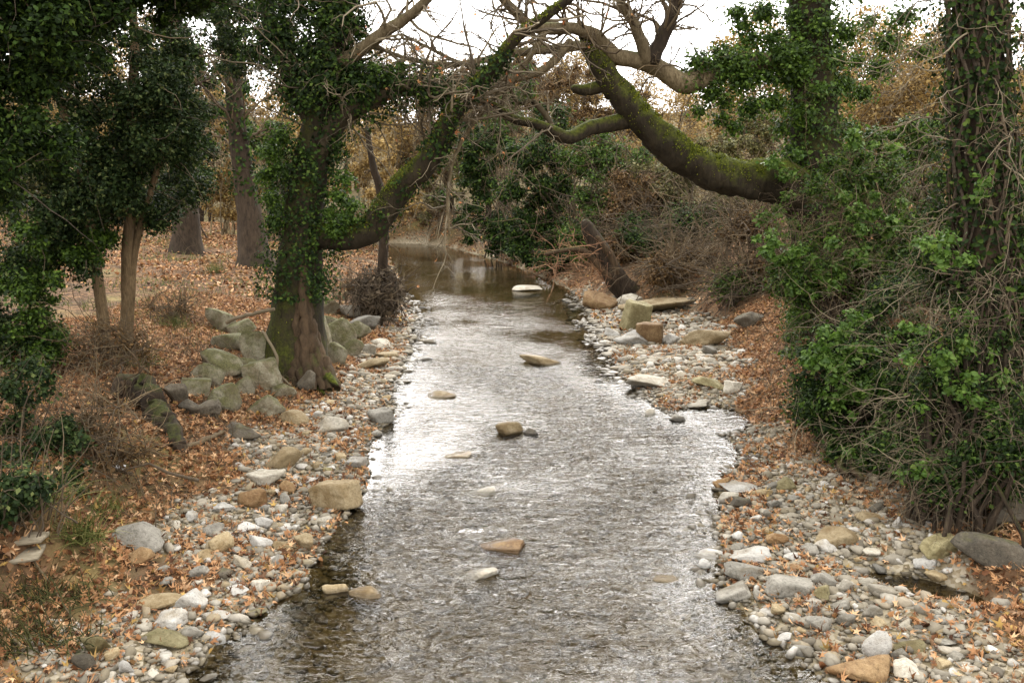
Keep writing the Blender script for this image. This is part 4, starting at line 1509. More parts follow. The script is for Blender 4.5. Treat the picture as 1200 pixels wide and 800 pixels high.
# ---- thicket on the far side of the gravel: separate shrubs
def thicket(lab, base, leafcells, nleaf, lsize, lmat, ntwig, twmat, seed, brightcells=None, nb=0, twbox=None, tl=(.6, 1.8), tr_=(.003, .0085), droop=-.10, name='shrub', cat='shrub', rad_=(.2, .45)):
    rg = np.random.default_rng(seed)
    t = thing(name, lab, cat, tuple(base), 'shrubs of the thicket')
    cen = crown(leafcells, nleaf, lsize, lmat, t, seed, 'foliage', rad_)
    if brightcells:
        crown(brightcells, nb, lsize * 1.15, M['ivy_bright'], t, seed + 1, 'fresh_leaves', (.08, .2), HEXLEAF, .1)
    mb = MB()
    src = cen if twbox is None else np.concatenate([blob_centres(P(a, b, c), (w_ * c / F, dp, h_ * c / F), k, rg, 0) for a, b, c, w_, h_, dp, k in twbox])
    k = rg.integers(0, len(src), ntwig)
    s0 = src[k] + rg.normal(0, .12, (ntwig, 3))
    d0 = rg.normal(0, 1, (ntwig, 3)) * [1, .6, .7] + [-.35, -.35, .05]
    p1, q1 = grow(s0, d0, rg.uniform(tl[0], tl[1], ntwig), rg.uniform(tr_[0], tr_[1], ntwig), 9, .24, (0, 0, droop), rg)
    p2, q2 = spawn(p1, q1, 3, (.25, .75), 6, .8, .3, (0, 0, droop * .6), (.2, 1), .65, rg, .0035)
    p3, q3 = spawn(p2, q2, 2, (.12, .4), 5, .7, .3, (0, 0, droop * .4), (.3, 1), .7, rg, .003)
    tubes(mb, p1, q1, 5); tubes(mb, p2, q2 * .85, 4); tubes(mb, p3, q3 * .8, 3)
    mb.build('twigs', twmat, t, True)
    m2 = MB()
    kk = max(10, len(src) // 3)
    o = src[rg.integers(0, len(src), kk)]
    a = np.broadcast_to(np.asarray(base, float), o.shape) + rg.normal(0, .25, o.shape) * [1, 1, 0]
    ln = np.linspace(0, 1, 8)[None, :, None]
    pts = a[:, None] * (1 - ln) + o[:, None] * ln + rg.normal(0, .06, (kk, 8, 3)) * np.sin(ln * math.pi) + np.array([0, 0, .35]) * np.sin(ln * math.pi)
    tubes(m2, pts, np.linspace(.03, .01, 8)[None] * rg.uniform(.7, 1.3, (kk, 1)), 6)
    m2.build('stems', M['dark_wood'], t, True)
    return t


thicket('broad ivy-filled shrub with fresh green leaves facing the gravel', px_ground(1010, 12.6),
        [(990, 430, 12.4, 50, 70, .7, 34), (1040, 400, 12.8, 60, 90, .8, 40), (960, 480, 12.2, 36, 40, .5, 16), (1060, 490, 12.0, 60, 50, .6, 26), (1010, 520, 11.8, 50, 26, .4, 14), (985, 530, 11.5, 40, 18, .3, 10), (1050, 545, 10.9, 60, 16, .3, 14), (1100, 480, 11.0, 60, 60, .4, 22)], 76000, .058, M['ivy_dark'], 170, M['twig_pale'], 71,
        [(975, 395, 11.7, 30, 18, .2, 8), (1005, 380, 11.8, 26, 16, .2, 6), (965, 420, 11.6, 26, 14, .2, 6), (990, 440, 11.5, 24, 16, .2, 6), (1070, 405, 11.3, 16, 10, .1, 3), (950, 412, 11.8, 14, 14, .2, 3), (1005, 470, 11.4, 30, 20, .2, 6), (1030, 525, 11.0, 40, 16, .2, 6), (985, 465, 11.6, 26, 18, .2, 6), (1000, 420, 11.6, 70, 60, .3, 30), (1040, 490, 11.3, 60, 40, .3, 16)], 2500, name='ivy_shrub')
thicket('bare twiggy shrub arching below the mossy limb', px_ground(985, 15.5),
        [(1000, 300, 15.5, 70, 50, .8, 36), (950, 330, 15.3, 34, 50, .6, 18), (1050, 290, 15.4, 50, 60, .7, 26), (920, 310, 15.8, 26, 36, .4, 8), (1010, 215, 15.8, 60, 36, .6, 22)], 46000, .066, M['ivy_mid'], 240, M['twig_brown'], 73,
        [(900, 290, 14.8, 30, 20, .2, 6), (930, 300, 14.8, 26, 16, .2, 5), (1080, 295, 14.0, 34, 14, .2, 6), (1000, 165, 14.8, 20, 10, .2, 3), (1030, 175, 14.8, 20, 10, .2, 3), (960, 320, 14.6, 60, 40, .4, 14), (1020, 250, 14.6, 60, 40, .4, 12)], 4200, tl=(.9, 2.4), droop=-.07)
thicket('shrub of pale drooping vines in front of the vine-hung trunk', px_ground(1130, 9.6),
        [(1110, 440, 10.2, 60, 90, .5, 30), (1160, 500, 9.8, 60, 70, .5, 26), (1180, 330, 10.4, 40, 110, .4, 24), (1090, 535, 10.0, 60, 34, .4, 20), (1140, 560, 9.7, 60, 18, .3, 14), (1130, 300, 10.9, 50, 80, .3, 20)], 52000, .05, M['ivy_dark'], 210, M['twig_pale'], 75,
        [(1100, 290, 9.5, 40, 18, .15, 7), (1120, 305, 9.4, 26, 10, .1, 4), (1150, 215, 9.6, 10, 14, .1, 2), (1065, 380, 9.8, 14, 12, .1, 3), (1110, 430, 9.6, 60, 70, .2, 16), (1160, 480, 9.4, 50, 50, .2, 10)], 1700, tl=(.6, 1.7), droop=-.12)
thicket('dense dark shrub at the lower edge beside the boulders', px_ground(1180, 8.9),
        [(1150, 560, 9.2, 60, 24, .4, 14), (1190, 520, 9.0, 40, 60, .4, 18), (1100, 555, 9.6, 40, 14, .3, 8)], 22000, .05, M['ivy_dark'], 70, M['twig_dark'], 77,
        [(1090, 555, 9.3, 40, 14, .15, 5)], 240, tl=(.4, 1.0))
thicket('tall ivied shrub behind the twigs near the far trunk', px_ground(1080, 19.5),
        [(1040, 200, 19, 70, 70, .8, 34), (1090, 330, 18, 80, 90, .8, 40), (1000, 420, 17, 60, 60, .7, 24), (1180, 260, 15, 50, 120, .6, 30), (930, 420, 17.5, 14, 60, .4, 10)], 60000, .085, M['ivy_mid'], 120, M['twig_brown'], 79, tl=(1, 2.4))
thicket('golden-leaved twiggy tree top behind the vine-hung trunk', px_ground(1075, 26),
        [(1060, 110, 26, 70, 70, 1.2, 30), (1100, 190, 25, 40, 60, .9, 18), (1190, 150, 24, 40, 110, .9, 26), (1020, 130, 27, 40, 40, .8, 12)], 16000, .11, M['gold_leaf'], 260, M['twig_brown'], 81, tl=(1.2, 3), tr_=(.008, .02), droop=.02, name='golden_shrub', rad_=(.5, .9))

# ---- far thicket and wooded slope upstream
def far_shrub(lab, px, d, cells, n, size, mat, ntw, twmat, seed, bright=None, cat='bush', name='bush', scale=1.0):
    rg = np.random.default_rng(seed)
    b = px_ground(px, d)
    t = thing(name, lab, cat, tuple(b), 'bushes upstream')
    s = d / F
    cs = [(a, bb, d + dd, w_, h_, w_ * s * .8, k) for a, bb, dd, w_, h_, k in cells]
    cen = crown(cs, n, size, mat, t, seed, 'foliage', (.35 * scale, .75 * scale), shell=.15)
    k = rg.integers(0, len(cen), ntw)
    p1, q1 = grow(cen[k], rg.normal(0, 1, (ntw, 3)) + [0, -.3, .2], rg.uniform(.8, 2.6, ntw) * scale, rg.uniform(.010, .022, ntw) * scale, 7, .25, (0, 0, -.03), rg)
    p2, q2 = spawn(p1, q1, 3, (.4 * scale, 1.0 * scale), 5, .7, .3, (0, 0, 0), (.2, 1), .6, rg, .007 * scale)
    mb = MB()
    tubes(mb, p1, q1, 4); tubes(mb, p2, q2, 3)
    for c in cen[::4]:
        ln = np.linspace(0, 1, 6)[:, None]
        a = b + rg.normal(0, .5, 3) * [1, 1, 0]
        tubes(mb, a * (1 - ln) + c * ln + rg.normal(0, .1, (6, 3)) * np.sin(ln * 3.14), np.linspace(.05, .015, 6) * scale, 5)
    mb.build('branches', twmat, t, True)
    return t


far_shrub('dark ivy-smothered bush overhanging the bend of the stream', 612, 43, [(560, 205, 0, 44, 60, 44), (575, 268, 0, 54, 28, 34), (595, 285, -1, 30, 16, 14), (545, 160, 1, 30, 40, 16)], 36000, .14, M['ivy_dark'], 90, M['twig_dark'], 91)
far_shrub('wide dark bush at the outer bank of the bend', 672, 38, [(635, 210, 0, 50, 60, 46), (625, 275, 0, 44, 30, 28), (670, 280, -1, 44, 34, 30), (650, 305, -2, 30, 14, 12), (645, 155, 1, 44, 34, 18)], 42000, .13, M['ivy_dark'], 160, M['twig_brown'], 92)
far_shrub('mid green leafy bush just under the mossy limb', 695, 36, [(690, 190, 0, 34, 50, 26), (705, 245, -1, 34, 34, 20), (690, 285, -2, 34, 24, 12)], 20000, .12, M['ivy_mid'], 90, M['twig_brown'], 93)
far_shrub('reddish brown bush dense with dead leaves on the outer bank', 745, 33, [(745, 235, 0, 50, 40, 36), (770, 280, -1, 50, 28, 26), (725, 285, -1, 36, 26, 16)], 22000, .11, M['russet_leaf'], 220, M['twig_brown'], 94)
far_shrub('olive bush topping the slope under the mossy limb', 800, 33, [(800, 218, 0, 44, 24, 22), (835, 255, -1, 40, 24, 18), (765, 205, 1, 36, 24, 14)], 17000, .11, M['olive_leaf'], 120, M['twig_brown'], 95)
far_shrub('dark hollow bush on the leaf slope', 795, 30, [(790, 275, 0, 36, 26, 20), (850, 280, 0, 36, 20, 16)], 14000, .10, M['ivy_dark'], 120, M['twig_dark'], 96)
far_shrub('golden dry bush glowing through the gap below the limb', 745, 52, [(745, 185, 0, 70, 26, 30), (690, 165, 2, 50, 36, 18), (800, 178, 3, 40, 22, 14)], 15000, .18, M['gold_leaf'], 160, M['twig_straw'], 97)
far_shrub('golden dry bush between the ivy-clad tree and the mossy arch', 425, 50, [(430, 200, 0, 54, 50, 34), (460, 240, -2, 46, 30, 18), (400, 150, 3, 44, 44, 18)], 15000, .17, M['gold_leaf'], 220, M['twig_straw'], 98)
far_shrub('low russet bush on the shore at the head of the stream', 495, 60, [(490, 255, 0, 56, 16, 16), (470, 225, 2, 40, 28, 16)], 7000, .18, M['russet_leaf'], 140, M['twig_brown'], 99)
far_shrub('olive bush in the sky gap behind the mossy limb', 850, 50, [(850, 175, 0, 46, 20, 18), (890, 155, 2, 40, 36, 18)], 13000, .16, M['olive_leaf'], 120, M['twig_brown'], 100)
far_shrub('brown bramble mound on the bank behind the thicket', 880, 25, [(875, 268, 0, 36, 20, 18), (905, 310, -1, 28, 26, 14)], 9000, .09, M['russet_leaf'], 260, M['twig_brown'], 101)
far_shrub('dark green bush across the meadow between the trunks', 222, 40, [(222, 165, 0, 36, 66, 30), (200, 220, 0, 28, 30, 12), (245, 110, 1, 30, 44, 14)], 22000, .14, M['ivy_dark'], 80, M['twig_dark'], 102)
far_shrub('golden dry bush beyond the meadow', 300, 58, [(300, 195, 0, 66, 54, 32), (270, 120, 2, 66, 54, 22), (350, 150, 3, 56, 64, 26)], 17000, .2, M['gold_leaf'], 200, M['twig_straw'], 103)
far_shrub('pale brown bush at the meadow edge', 120, 55, [(110, 215, 0, 96, 38, 30), (180, 200, 3, 56, 54, 20), (20, 200, 3, 96, 54, 26)], 13000, .19, M['gold_leaf'], 160, M['twig_straw'], 104)
far_shrub('brown thorny bush behind the bend between dark bushes', 600, 50, [(600, 120, 0, 60, 50, 24), (650, 105, 2, 50, 40, 16), (560, 110, 3, 40, 40, 14)], 9000, .17, M['russet_leaf'], 320, M['twig_brown'], 105)
far_shrub('olive bush low on the shore at the inner bend', 520, 56, [(515, 225, 0, 30, 36, 14), (530, 180, 2, 34, 40, 14)], 9000, .17, M['olive_leaf'], 120, M['twig_brown'], 106)

far_shrub('olive brush closing the meadow behind the slim stems', 60, 44, [(40, 215, 0, 80, 40, 30), (110, 235, -1, 50, 26, 16)], 18000, .14, M['olive_leaf'], 160, M['twig_brown'], 107)
far_shrub('tawny brush closing the meadow between the two far trunks', 262, 46, [(258, 225, 0, 36, 40, 20), (265, 150, 1, 34, 50, 18)], 14000, .14, M['gold_leaf'], 160, M['twig_straw'], 108)
far_shrub('dark brush behind the leaning brown trunk', 320, 44, [(325, 215, 0, 34, 44, 22), (305, 160, 1, 30, 40, 14)], 15000, .14, M['ivy_mid'], 120, M['twig_brown'], 109)
far_shrub('tall ivied stem in the middle of the far thicket', 585, 45, [(585, 160, 0, 26, 50, 22), (600, 100, 1, 26, 36, 12)], 15000, .14, M['ivy_mid'], 90, M['twig_dark'], 110)
far_shrub('tawny brush standing behind the bend of the stream', 480, 64, [(485, 190, 0, 50, 50, 26), (450, 140, 2, 46, 44, 18), (530, 130, 2, 50, 44, 18)], 17000, .2, M['gold_leaf'], 220, M['twig_straw'], 111)
far_shrub('tall brown brush filling the arch behind the dark bushes', 660, 54, [(660, 130, 0, 60, 50, 26), (720, 130, 1, 50, 44, 20), (620, 90, 2, 50, 36, 14)], 18000, .17, M['russet_leaf'], 320, M['twig_brown'], 113)
far_shrub('green ivied bush hanging on the slope below the limb', 735, 35, [(735, 200, 0, 50, 34, 28), (775, 235, -1, 40, 26, 18), (700, 240, 0, 30, 30, 14)], 22000, .11, M['ivy_mid'], 160, M['twig_dark'], 117)
far_shrub('dark ivy bank under the green bush on the slope', 770, 31, [(760, 272, 0, 44, 24, 20), (815, 262, 0, 36, 22, 14)], 15000, .10, M['ivy_dark'], 150, M['twig_dark'], 118)
far_shrub('bramble mound halfway up the leaf slope', 820, 28, [(820, 300, 0, 44, 22, 18), (780, 315, -1, 34, 18, 12)], 7000, .09, M['russet_leaf'], 260, M['twig_brown'], 114)
far_shrub('dark ferny bush at the foot of the leaf slope', 860, 24, [(868, 330, 0, 30, 18, 12)], 4200, .08, M['ivy_mid'], 120, M['twig_dark'], 115)
far_shrub('olive brush on top of the leaf slope beneath the limb', 870, 32, [(870, 235, 0, 44, 18, 18), (900, 255, -1, 34, 22, 14)], 12000, .10, M['olive_leaf'], 200, M['twig_brown'], 116)
for (lab, px, d, cells, n, sd) in [('dry brown twiggy bush around the feet of the slim tan stems', 120, None, [(115, 405, 0, 44, 34, 16), (165, 400, 0, 30, 26, 10)], 1100, 120),
                                    ('dead bramble bush on the bank between stump and dark bush', 110, None, [(110, 500, 0, 50, 34, 14), (150, 530, 0, 40, 20, 8)], 900, 121),
                                    ('low dry bush in the meadow behind the boulder heap', 205, None, [(200, 360, 0, 34, 20, 10)], 500, 122),
                                    ('dry russet weeds hanging over the stream edge by the debris', 400, None, [(402, 345, 0, 26, 22, 10)], 700, 123)]:
    d = G(np.array([float(px)]), np.array([cells[0][1] + cells[0][4] * 1.0]))[0][1]
    far_shrub(lab, px, d, cells, n, .06, M['russet_leaf'], 150, M['twig_brown'], sd, scale=.45)

# two more trunks at the meadow's far edge
for (lab, pix, rp, ivy, sd) in [
    ('brown bare-trunked tree leaning behind the big ivy-clad one', [(301, 322, 30), (296, 290), (291, 240), (283, 190), (277, 140), (272, 90), (262, 30), (250, -50)], [30, 18, 13, 11.5, 10.5, 9.5, 8.5, 8], .5, 111),
    ('dark stump-like trunk standing at the far edge of the meadow', [(219, 304, 34), (218, 276), (217, 240), (215, 190), (212, 120), (205, 40), (200, -60)], [24, 16, 14, 13, 12, 10, 8], 1.0, 112)]:
    b = P(pix[0][0], pix[0][1], pix[0][2])
    b[2] = ground_at(b[0], b[1])
    t = thing('tree', lab, 'tree', tuple(b), 'trees by the meadow')
    pix[0] = tuple(pix[0])
    tq, tr, _ = tree_limb(t, pix, rp, M['bark_brown'], 26, 12, name='trunk')
    rg = np.random.default_rng(sd)
    p1, q1 = spawn(tq[None], np.minimum(tr, .12)[None], 16, (2, 5), 9, .9, .2, (0, 0, .03), (.35, 1), .5, rg)
    p2, q2 = spawn(p1, q1, 5, (.8, 2.4), 7, .7, .25, (0, 0, 0), (.2, 1), .6, rg, .01)
    p3, q3 = spawn(p2, q2, 3, (.4, 1.2), 5, .7, .25, (0, 0, 0), (.3, 1), .6, rg, .007)
    mb = MB()
    tubes(mb, p1, q1, 6); tubes(mb, p2, q2, 4); tubes(mb, p3, q3, 3)
    mb.build('branches', M['twig_brown'], t, True)
    n = int(3000 * ivy)
    mb = MB()
    p, s = on_tube(tq, tr, n, (0, .35), rg, (.25, 1))
    leaves(mb, p, s + rg.normal(0, .4, s.shape), rg.uniform(.1, .18, n), DIAMOND, rg)
    k = rg.integers(0, len(p2), 20)
    clump_leaves(mb, p2[k, -1], rg.uniform(.4, .8, 20), int(5000 * ivy) + 600, .15, rng=rg, shell=.2)
    mb.build('ivy', M['ivy_dark'], t)

# bare woodland trees on the slope: four grown, the rest copied
PROTO = []
for k in range(4):
    rg = np.random.default_rng(200 + k)
    t = thing('bare_tree', 'bare brown tree on the wooded slope upstream', 'tree', (0, 0, 0), 'bare trees of the wooded slope')
    H = 9.0
    nst = [1, 2, 3, 2][k]
    a, ar = grow(np.zeros((nst, 3)) + rg.normal(0, .15, (nst, 3)) * [1, 1, 0], rg.normal(0, .15, (nst, 3)) + [0, 0, 1], np.full(nst, H * .8), np.full(nst, .16), 10, .08, (0, 0, .05), rg, .25)
    p1, q1 = spawn(a, ar, 15, (1.5, 3.8), 8, .7, .18, (0, 0, .08), (.18, 1), .55, rg)
    p2, q2 = spawn(p1, q1, 7, (.7, 1.9), 6, .6, .22, (0, 0, .05), (.2, 1), .55, rg, .013)
    p3, q3 = spawn(p2, q2, 4, (.4, 1.0), 4, .6, .2, (0, 0, .03), (.2, 1), .6, rg, .010)
    mb = MB()
    tubes(mb, a, ar, 8, .04)
    mb.build('trunk', M['bark_brown'], t, True)
    mb = MB()
    tubes(mb, p1, q1, 5); tubes(mb, p2, q2, 3); tubes(mb, p3, q3, 3)
    br = mb.build('branches', M['twig_straw'], t)
    mb = MB()
    tip = np.concatenate([p3[:, -1], p2[:, -1]])
    n = 4200
    leaves(mb, tip[rg.integers(0, len(tip), n)] + rg.normal(0, .2, (n, 3)), rg.normal(0, 1, (n, 3)), rg.uniform(.10, .22, n), DIAMOND, rg)
    mb.build('dry_leaves', M[['gold_leaf', 'russet_leaf', 'gold_leaf', 'gold_leaf'][k]], br)
    PROTO.append(t)
rg = np.random.default_rng(300)
spots = []
for px, d, top in [(-60, 62, 40), (10, 72, 20), (70, 58, 50), (140, 66, 40), (185, 80, 30), (240, 60, 60), (290, 72, 50), (335, 64, 60), (380, 56, 80), (415, 74, 60), (440, 90, 56), (468, 62, 76), (495, 86, 62), (525, 60, 93), (548, 80, 73),
                   (575, 58, 85), (600, 72, 59), (625, 88, 56), (652, 60, 64), (672, 54, 85), (690, 76, 68), (715, 62, 90), (738, 84, 82), (760, 56, 102), (785, 72, 98), (810, 90, 106), (835, 62, 114), (860, 78, 104), (885, 56, 24), (915, 70, 24), (945, 60, 24), (980, 80, 24),
                   (1010, 58, 24), (1040, 70, 24), (1075, 56, 24), (1105, 66, 24), (1140, 58, 24), (1180, 68, 20), (1230, 60, 20)]:
    spots.append((px, d + rg.uniform(-2, 2), top))
for i, (px, d, top) in enumerate(spots):
    o = PROTO[i] if i < 4 else copy_tree(PROTO[i % 4])
    b = px_ground(px, d)
    ztop = P(px, top, d)[2]
    s = (ztop - b[2]) / 9.0
    o.location = b
    o.rotation_euler = (0, 0, rg.uniform(0, 6.28))
    o.scale = (max(s, .3) * rg.uniform(.95, 1.3),) * 2 + (max(s, .3),)

# ------------------------------------------------------------------ dead wood, boards, grass and small things
def log_thing(name, lab, cat, pix, rp, mat, n=26, sides=14, rough=.24, group=None, wob=.4):
    q, rr = limb(pix, rp, n, wob)
    mb = tubes(MB(), q, rr, sides, rough)
    for e, sgn in ((0, 1), (-1, -1)):       # ragged end caps
        c = q[e]
        k = sides
        base = (0 if e == 0 else (n - 1) * k)
        ring = mb.v[0][base:base + k]
        v = np.concatenate([ring, [c + (q[e] - q[e + sgn]) * .15]])
        f = np.array([[i, (i + 1) % k, k][::-sgn] for i in range(k)])
        mb.add(v, f)
    b = q[0]
    o = mb.build(name, mat, loc=tuple(b), smooth=True)
    return tag(o, lab, cat, group)


def gpix(px, py, rpx, up=0):
    g = G(np.array([float(px)]), np.array([float(py)]))[0]
    return (px, py, g[1])


log_thing('rotten_log', 'dark rotten log end slanting down the bank beside the boulder heap', 'log', [(166, 452, gpix(166, 470, 0)[2] - .1), (182, 478), (198, 504), (212, 524, gpix(212, 530, 0)[2])], [13, 14, 12, 7], M['dark_wood'])
t0 = G(np.array([150.]), np.array([470.]))[0]
stp = thing('stump', 'dark uprooted stump with hanging rootlets under the slim tan stems', 'stump', tuple(t0))
r = np.random.default_rng(8)
mb = MB()
v, f = ICO3
c0 = t0 + np.array([0, .1, .12])
mb.add(rock_shape(r, v, 9, 10, .25) * [.36, .3, .34] + c0, f)
mb.build('root_mass', M['dark_wood'], stp, True)
n = 46
p1, q1 = grow(c0 + r.normal(0, .22, (n, 3)), r.normal(0, 1, (n, 3)) + [0, -.6, -.3], r.uniform(.25, .7, n), r.uniform(.008, .022, n), 7, .3, (0, 0, -.1), r)
tubes(MB(), p1, q1, 5).build('rootlets', M['dead_wood'], stp, True)

# driftwood stump on the outer bank
d0 = G(np.array([735.]), np.array([345.]))[0]
dw = thing('driftwood', 'upturned driftwood stump with reddish roots on the outer bank', 'driftwood', tuple(d0))
dd = d0[1]
tree_limb(dw, [(742, 350, dd), (724, 330), (708, 302), (692, 274, dd - .2), (686, 262)], [15, 14, 12, 9, 6], M['dark_wood'], 16, 10, .15, 'log')
tree_limb(dw, [(716, 325, dd - .3), (702, 312), (688, 296), (670, 292, dd - .5), (640, 298)], [5, 4, 4, 3, 2], M['dead_wood'], 14, 7, .1, 'root')
tree_limb(dw, [(722, 320, dd - .3), (716, 300), (706, 288), (700, 278, dd - .5)], [6, 5, 4, 3], M['dead_wood'], 12, 7, .1, 'root')
r = np.random.default_rng(9)
n = 70
s0 = P(r.uniform(650, 720, n), r.uniform(280, 335, n), dd - .3 + r.normal(0, .3, n))
p1, q1 = grow(s0, r.normal(0, 1, (n, 3)) + [-.8, -.2, .1], r.uniform(.5, 1.6, n), r.uniform(.008, .018, n), 8, .22, (0, 0, -.03), r)
p2, q2 = spawn(p1, q1, 3, (.25, .7), 5, .7, .25, (0, 0, -.02), (.2, 1), .6, r, .006)
tw = M['twig_red'] = island_mat('reddish_twigs', [(0, (.15, .07, .035)), (.5, (.28, .14, .07)), (1, (.38, .22, .12))], .85)
mb = MB()
tubes(mb, p1, q1, 5); tubes(mb, p2, q2, 3)
mb.build('twigs', tw, dw, True)

log_thing('stick', 'pale grey stick leaning against the foot of the ivy-clad trunk', 'stick', [(266, 378, dA - .2), (290, 369), (322, 362, dA - .7)], [2.2, 2.2, 2.0], M['twig_pale'], 12, 7, .05, 'fallen sticks')
log_thing('stick', 'bent pale branch lying over the mossy stones at the trunk', 'stick', [(308, 388, dA - .7), (316, 402, dA - .9), (325, 418), (324, 432, dA - 1), (330, 442), (341, 452, dA - 1.1)], [1.8, 1.8, 1.8, 1.6, 1.5, 1.2], M['twig_pale'], 16, 6, .05, 'fallen sticks')
for lab, pix, rp in [('long straight stick on the leaf slope of the outer bank', [(785, 340), (810, 339), (835, 338)], [2, 2, 1.6]),
                     ('dark twig lying in leaves between log and gravel', [(212, 528), (235, 520), (262, 508)], [3, 3.4, 3]),
                     ('thin pale twig across the rim of the dark puddle', [(1138, 742), (1165, 752), (1188, 766)], [1.2, 1.2, 1]),
                     ('dark stick half buried in leaves near the vine-hung trunk', [(1040, 588), (1070, 592), (1098, 604)], [3, 3, 2]),
                     ('curved bare twig arching over the leaves beside the boards', [(40, 660), (62, 690), (90, 735)], [1.6, 1.4, 1]),
                     ('pale twig lying low over the dark grass', [(5, 735), (25, 758), (62, 762)], [2, 1.8, 1.4]),
                     ('brown twig poking from the leaves under the log', [(140, 470), (165, 500), (150, 540)], [1.6, 1.4, 1.2])]:
    pts = []
    for px, py in pix:
        g = G(np.array([float(px)]), np.array([float(py)]))[0]
        pts.append((px, py - 2, g[1] - .05))
    log_thing('stick', lab, 'stick', pts, rp, M['twig_brown'] if 'pale' not in lab else M['twig_pale'], 14, 6, .08, 'fallen sticks')
# exposed pale roots at the undercut bank
for lab, pix in [('thick pale root curling out of the undercut bank', [(1012, 512), (996, 522), (984, 540), (992, 556)]), ('second pale root knotted below the first on the undercut bank', [(1022, 524), (1008, 534), (1000, 548), (1010, 562)])]:
    pts = []
    for px, py in pix:
        g = G(np.array([float(px)]), np.array([float(py + 6)]))[0]
        pts.append((px, py, g[1] - .1))
    log_thing('root', lab, 'root', pts, [6, 7, 6, 3], M['dead_wood'], 18, 9, .1, 'roots of the undercut bank')

# weathered boards on the bank edge
def box_mesh(mb, size, jig=0.0, seg=10):
    v, f = [], []
    sx, sy, sz = size
    rg = np.random.default_rng(int(sx * 1000))
    for i in range(seg + 1):
        x = (i / seg - .5) * sx
        for y, z in ((-1, -1), (1, -1), (1, 1), (-1, 1)):
            v.append([x + (rg.normal(0, jig * 3) if i in (0, seg) else 0), y * sy / 2 + rg.normal(0, jig), z * sz / 2 + rg.normal(0, jig * .5)])
    for i in range(seg):
        for k in range(4):
            a = i * 4
            f.append([a + k, a + (k + 1) % 4, a + 4 + (k + 1) % 4, a + 4 + k])
    f += [[3, 2, 1, 0], [seg * 4 + k for k in range(4)]]
    return mb.add(np.array(v), np.array(f))


zb = None
for (lab, px, py, d, L_, wd, yaw) in [('upper weathered grey board projecting over the bank', -12, 634, 8.25, 1.0, .2, .12), ('lower weathered board, split and mossy, beneath the upper one', -20, 656, 7.95, 1.0, .3, .3)]:
    p = G(np.array([45.]), np.array([py + 26.]))[0]
    p = P(px, py, p[1])
    o = box_mesh(MB(), (L_, wd, .04), .006).build('board', M['plank'], loc=(0, 0, 0))
    o.location = p
    o.rotation_euler = (rad(2), rad(-2), yaw)
    tag(o, lab, 'board', 'boards on the bank')
# grass tufts
for i, (lab, px, py, nb, ln, mat) in enumerate([
    ('long arching green grass tuft above the weathered boards', 48, 590, 160, (.25, .55), 'grass'),
    ('yellowing grass tuft drooping over the bank beside the boards', 92, 632, 220, (.2, .5), 'grass'),
    ('thin grass tuft among leaves below the dark bush', 118, 600, 90, (.15, .35), 'grass'),
    ('green grass tuft hanging between mossy stones at the stream', 404, 402, 90, (.25, .5), 'grass'),
    ('dry grass tuft at the foot of the slim tan stems', 165, 430, 160, (.25, .6), 'grass'),
    ('dry grass tuft behind the dark stump', 205, 385, 120, (.2, .5), 'grass'),
    ('dark overgrown grass clump hanging under the weathered boards', 30, 700, 150, (.15, .42), 'grass_dark'),
    ('dark grass clump spilling toward the gravel below the boards', 78, 700, 90, (.12, .32), 'grass_dark'),
    ('low dark grass clump at the lower corner of the meadow bank', 18, 752, 160, (.15, .4), 'grass_dark'),
    ('short dark grass clump between the corner and the gravel', 62, 752, 80, (.1, .28), 'grass_dark'),
    ('wispy grass tuft at the meadow edge', 255, 320, 150, (.3, .6), 'grass')]):
    g = G(np.array([float(px)]), np.array([float(py)]))[0]
    rg = np.random.default_rng(400 + i)
    s0 = g + rg.normal(0, .22 if mat == 'grass_dark' else .12, (nb, 3)) * [1, .7, 0]
    p1, q1 = grow(s0, rg.normal(0, .45, (nb, 3)) + [0, -.1, 1], rg.uniform(*ln, nb), np.full(nb, .006), 6, .08, (0, -.05, -.16), rg, .1)
    o = tubes(MB(), p1, q1, 3).build('grass_tuft', M[mat], loc=tuple(g))
    tag(o, lab, 'grass tuft', 'grass tufts on the banks')
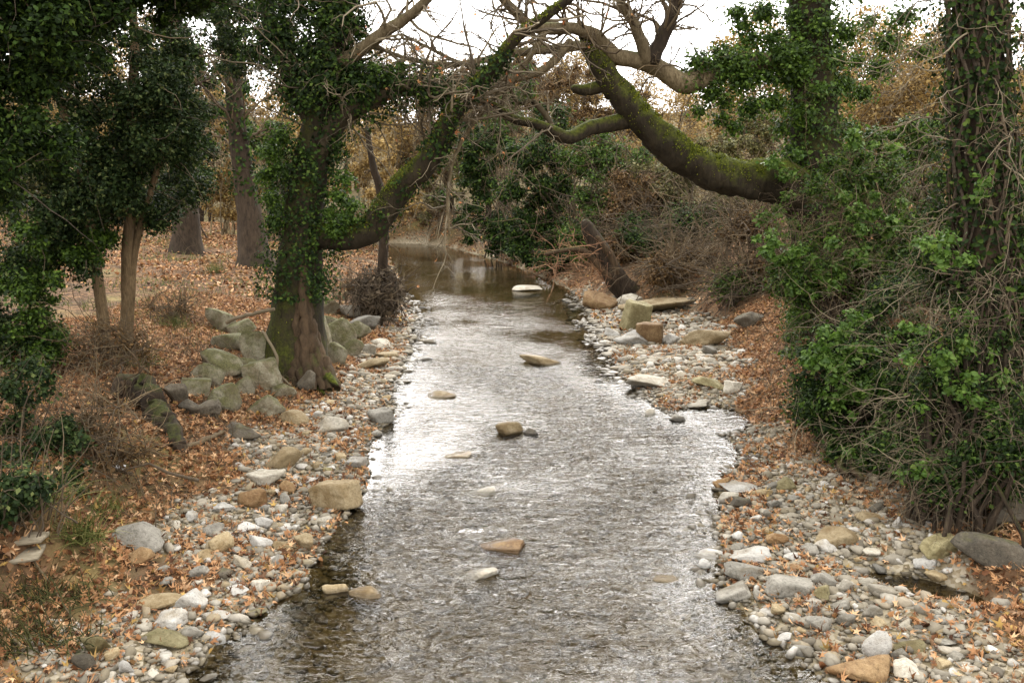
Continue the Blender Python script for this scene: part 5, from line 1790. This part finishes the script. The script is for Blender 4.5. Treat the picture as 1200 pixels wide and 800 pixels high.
# meadow and undergrowth that nobody could count
r = np.random.default_rng(31)
x, y, z = scatter(26000, (-30, -3), (15, 55), r)
dl, dr = banks(x, y)
k = (dl > 1.8) & (r.random(len(x)) < sstep(.5, .68, fbm(x * .5, y * .5, 90, 3)))
x, y, z = x[k], y[k], z[k]
n = len(x)
p1, q1 = grow(np.stack([x, y, z], -1), r.normal(0, .4, (n, 3)) + [0, 0, 1], r.uniform(.10, .26, n), np.full(n, .006) + .0002 * y, 4, .1, (0, 0, -.1), r, .15)
tag(tubes(MB(), p1, q1, 3).build('meadow_grass', M['grass']), 'thin yellow-green grass between the leaves of the meadow', 'grass', kind='stuff')
mb = MB()
for (x0, x1, y0, y1, cnt) in [(-8.5, -3.8, 9, 17, 800), (3.5, 8.5, 8, 22, 420), (1, 13, 22, 36, 900), (-30, -6, 20, 50, 700)]:
    x, y, z = scatter(cnt * 3, (x0, x1), (y0, y1), r)
    dl, dr = banks(x, y)
    out = np.maximum(dl - bar_l(y), dr - bar_r(y))
    k = (out > .2) & (r.random(len(x)) < .2 + sstep(.45, .65, fbm(x * .7, y * .7, 94, 3)))
    x, y, z = x[k][:cnt], y[k][:cnt], z[k][:cnt]
    n = len(x)
    p1, q1 = grow(np.stack([x, y, z], -1), r.normal(0, .7, (n, 3)) + [0, 0, .7], r.uniform(.2, .8, n), r.uniform(.003, .008, n), 6, .25, (0, 0, -.1), r)
    p2, q2 = spawn(p1, q1, 2, (.12, .4), 4, .7, .3, (0, 0, 0), (.2, 1), .7, r, .0025)
    tubes(mb, p1, q1, 4); tubes(mb, p2, q2, 3)
tag(mb.build('dead_undergrowth', M['twig_brown']), 'dry brown brushwood sprouting from the leaf litter', 'brushwood', kind='stuff')

# white scrap
g = G(np.array([136.]), np.array([553.]))[0]
v, f = ICO2
rg = np.random.default_rng(500)
o = MB().add(rock_shape(rg, v, 7, 12, .3) * [.09, .05, .03], f).build('litter_scrap', M['litter_white'], loc=(0, 0, 0), smooth=True)
o.location = g + np.array([0, 0, .05])
tag(o, 'crumpled white scrap of plastic on the leaves below the bushes', 'litter')
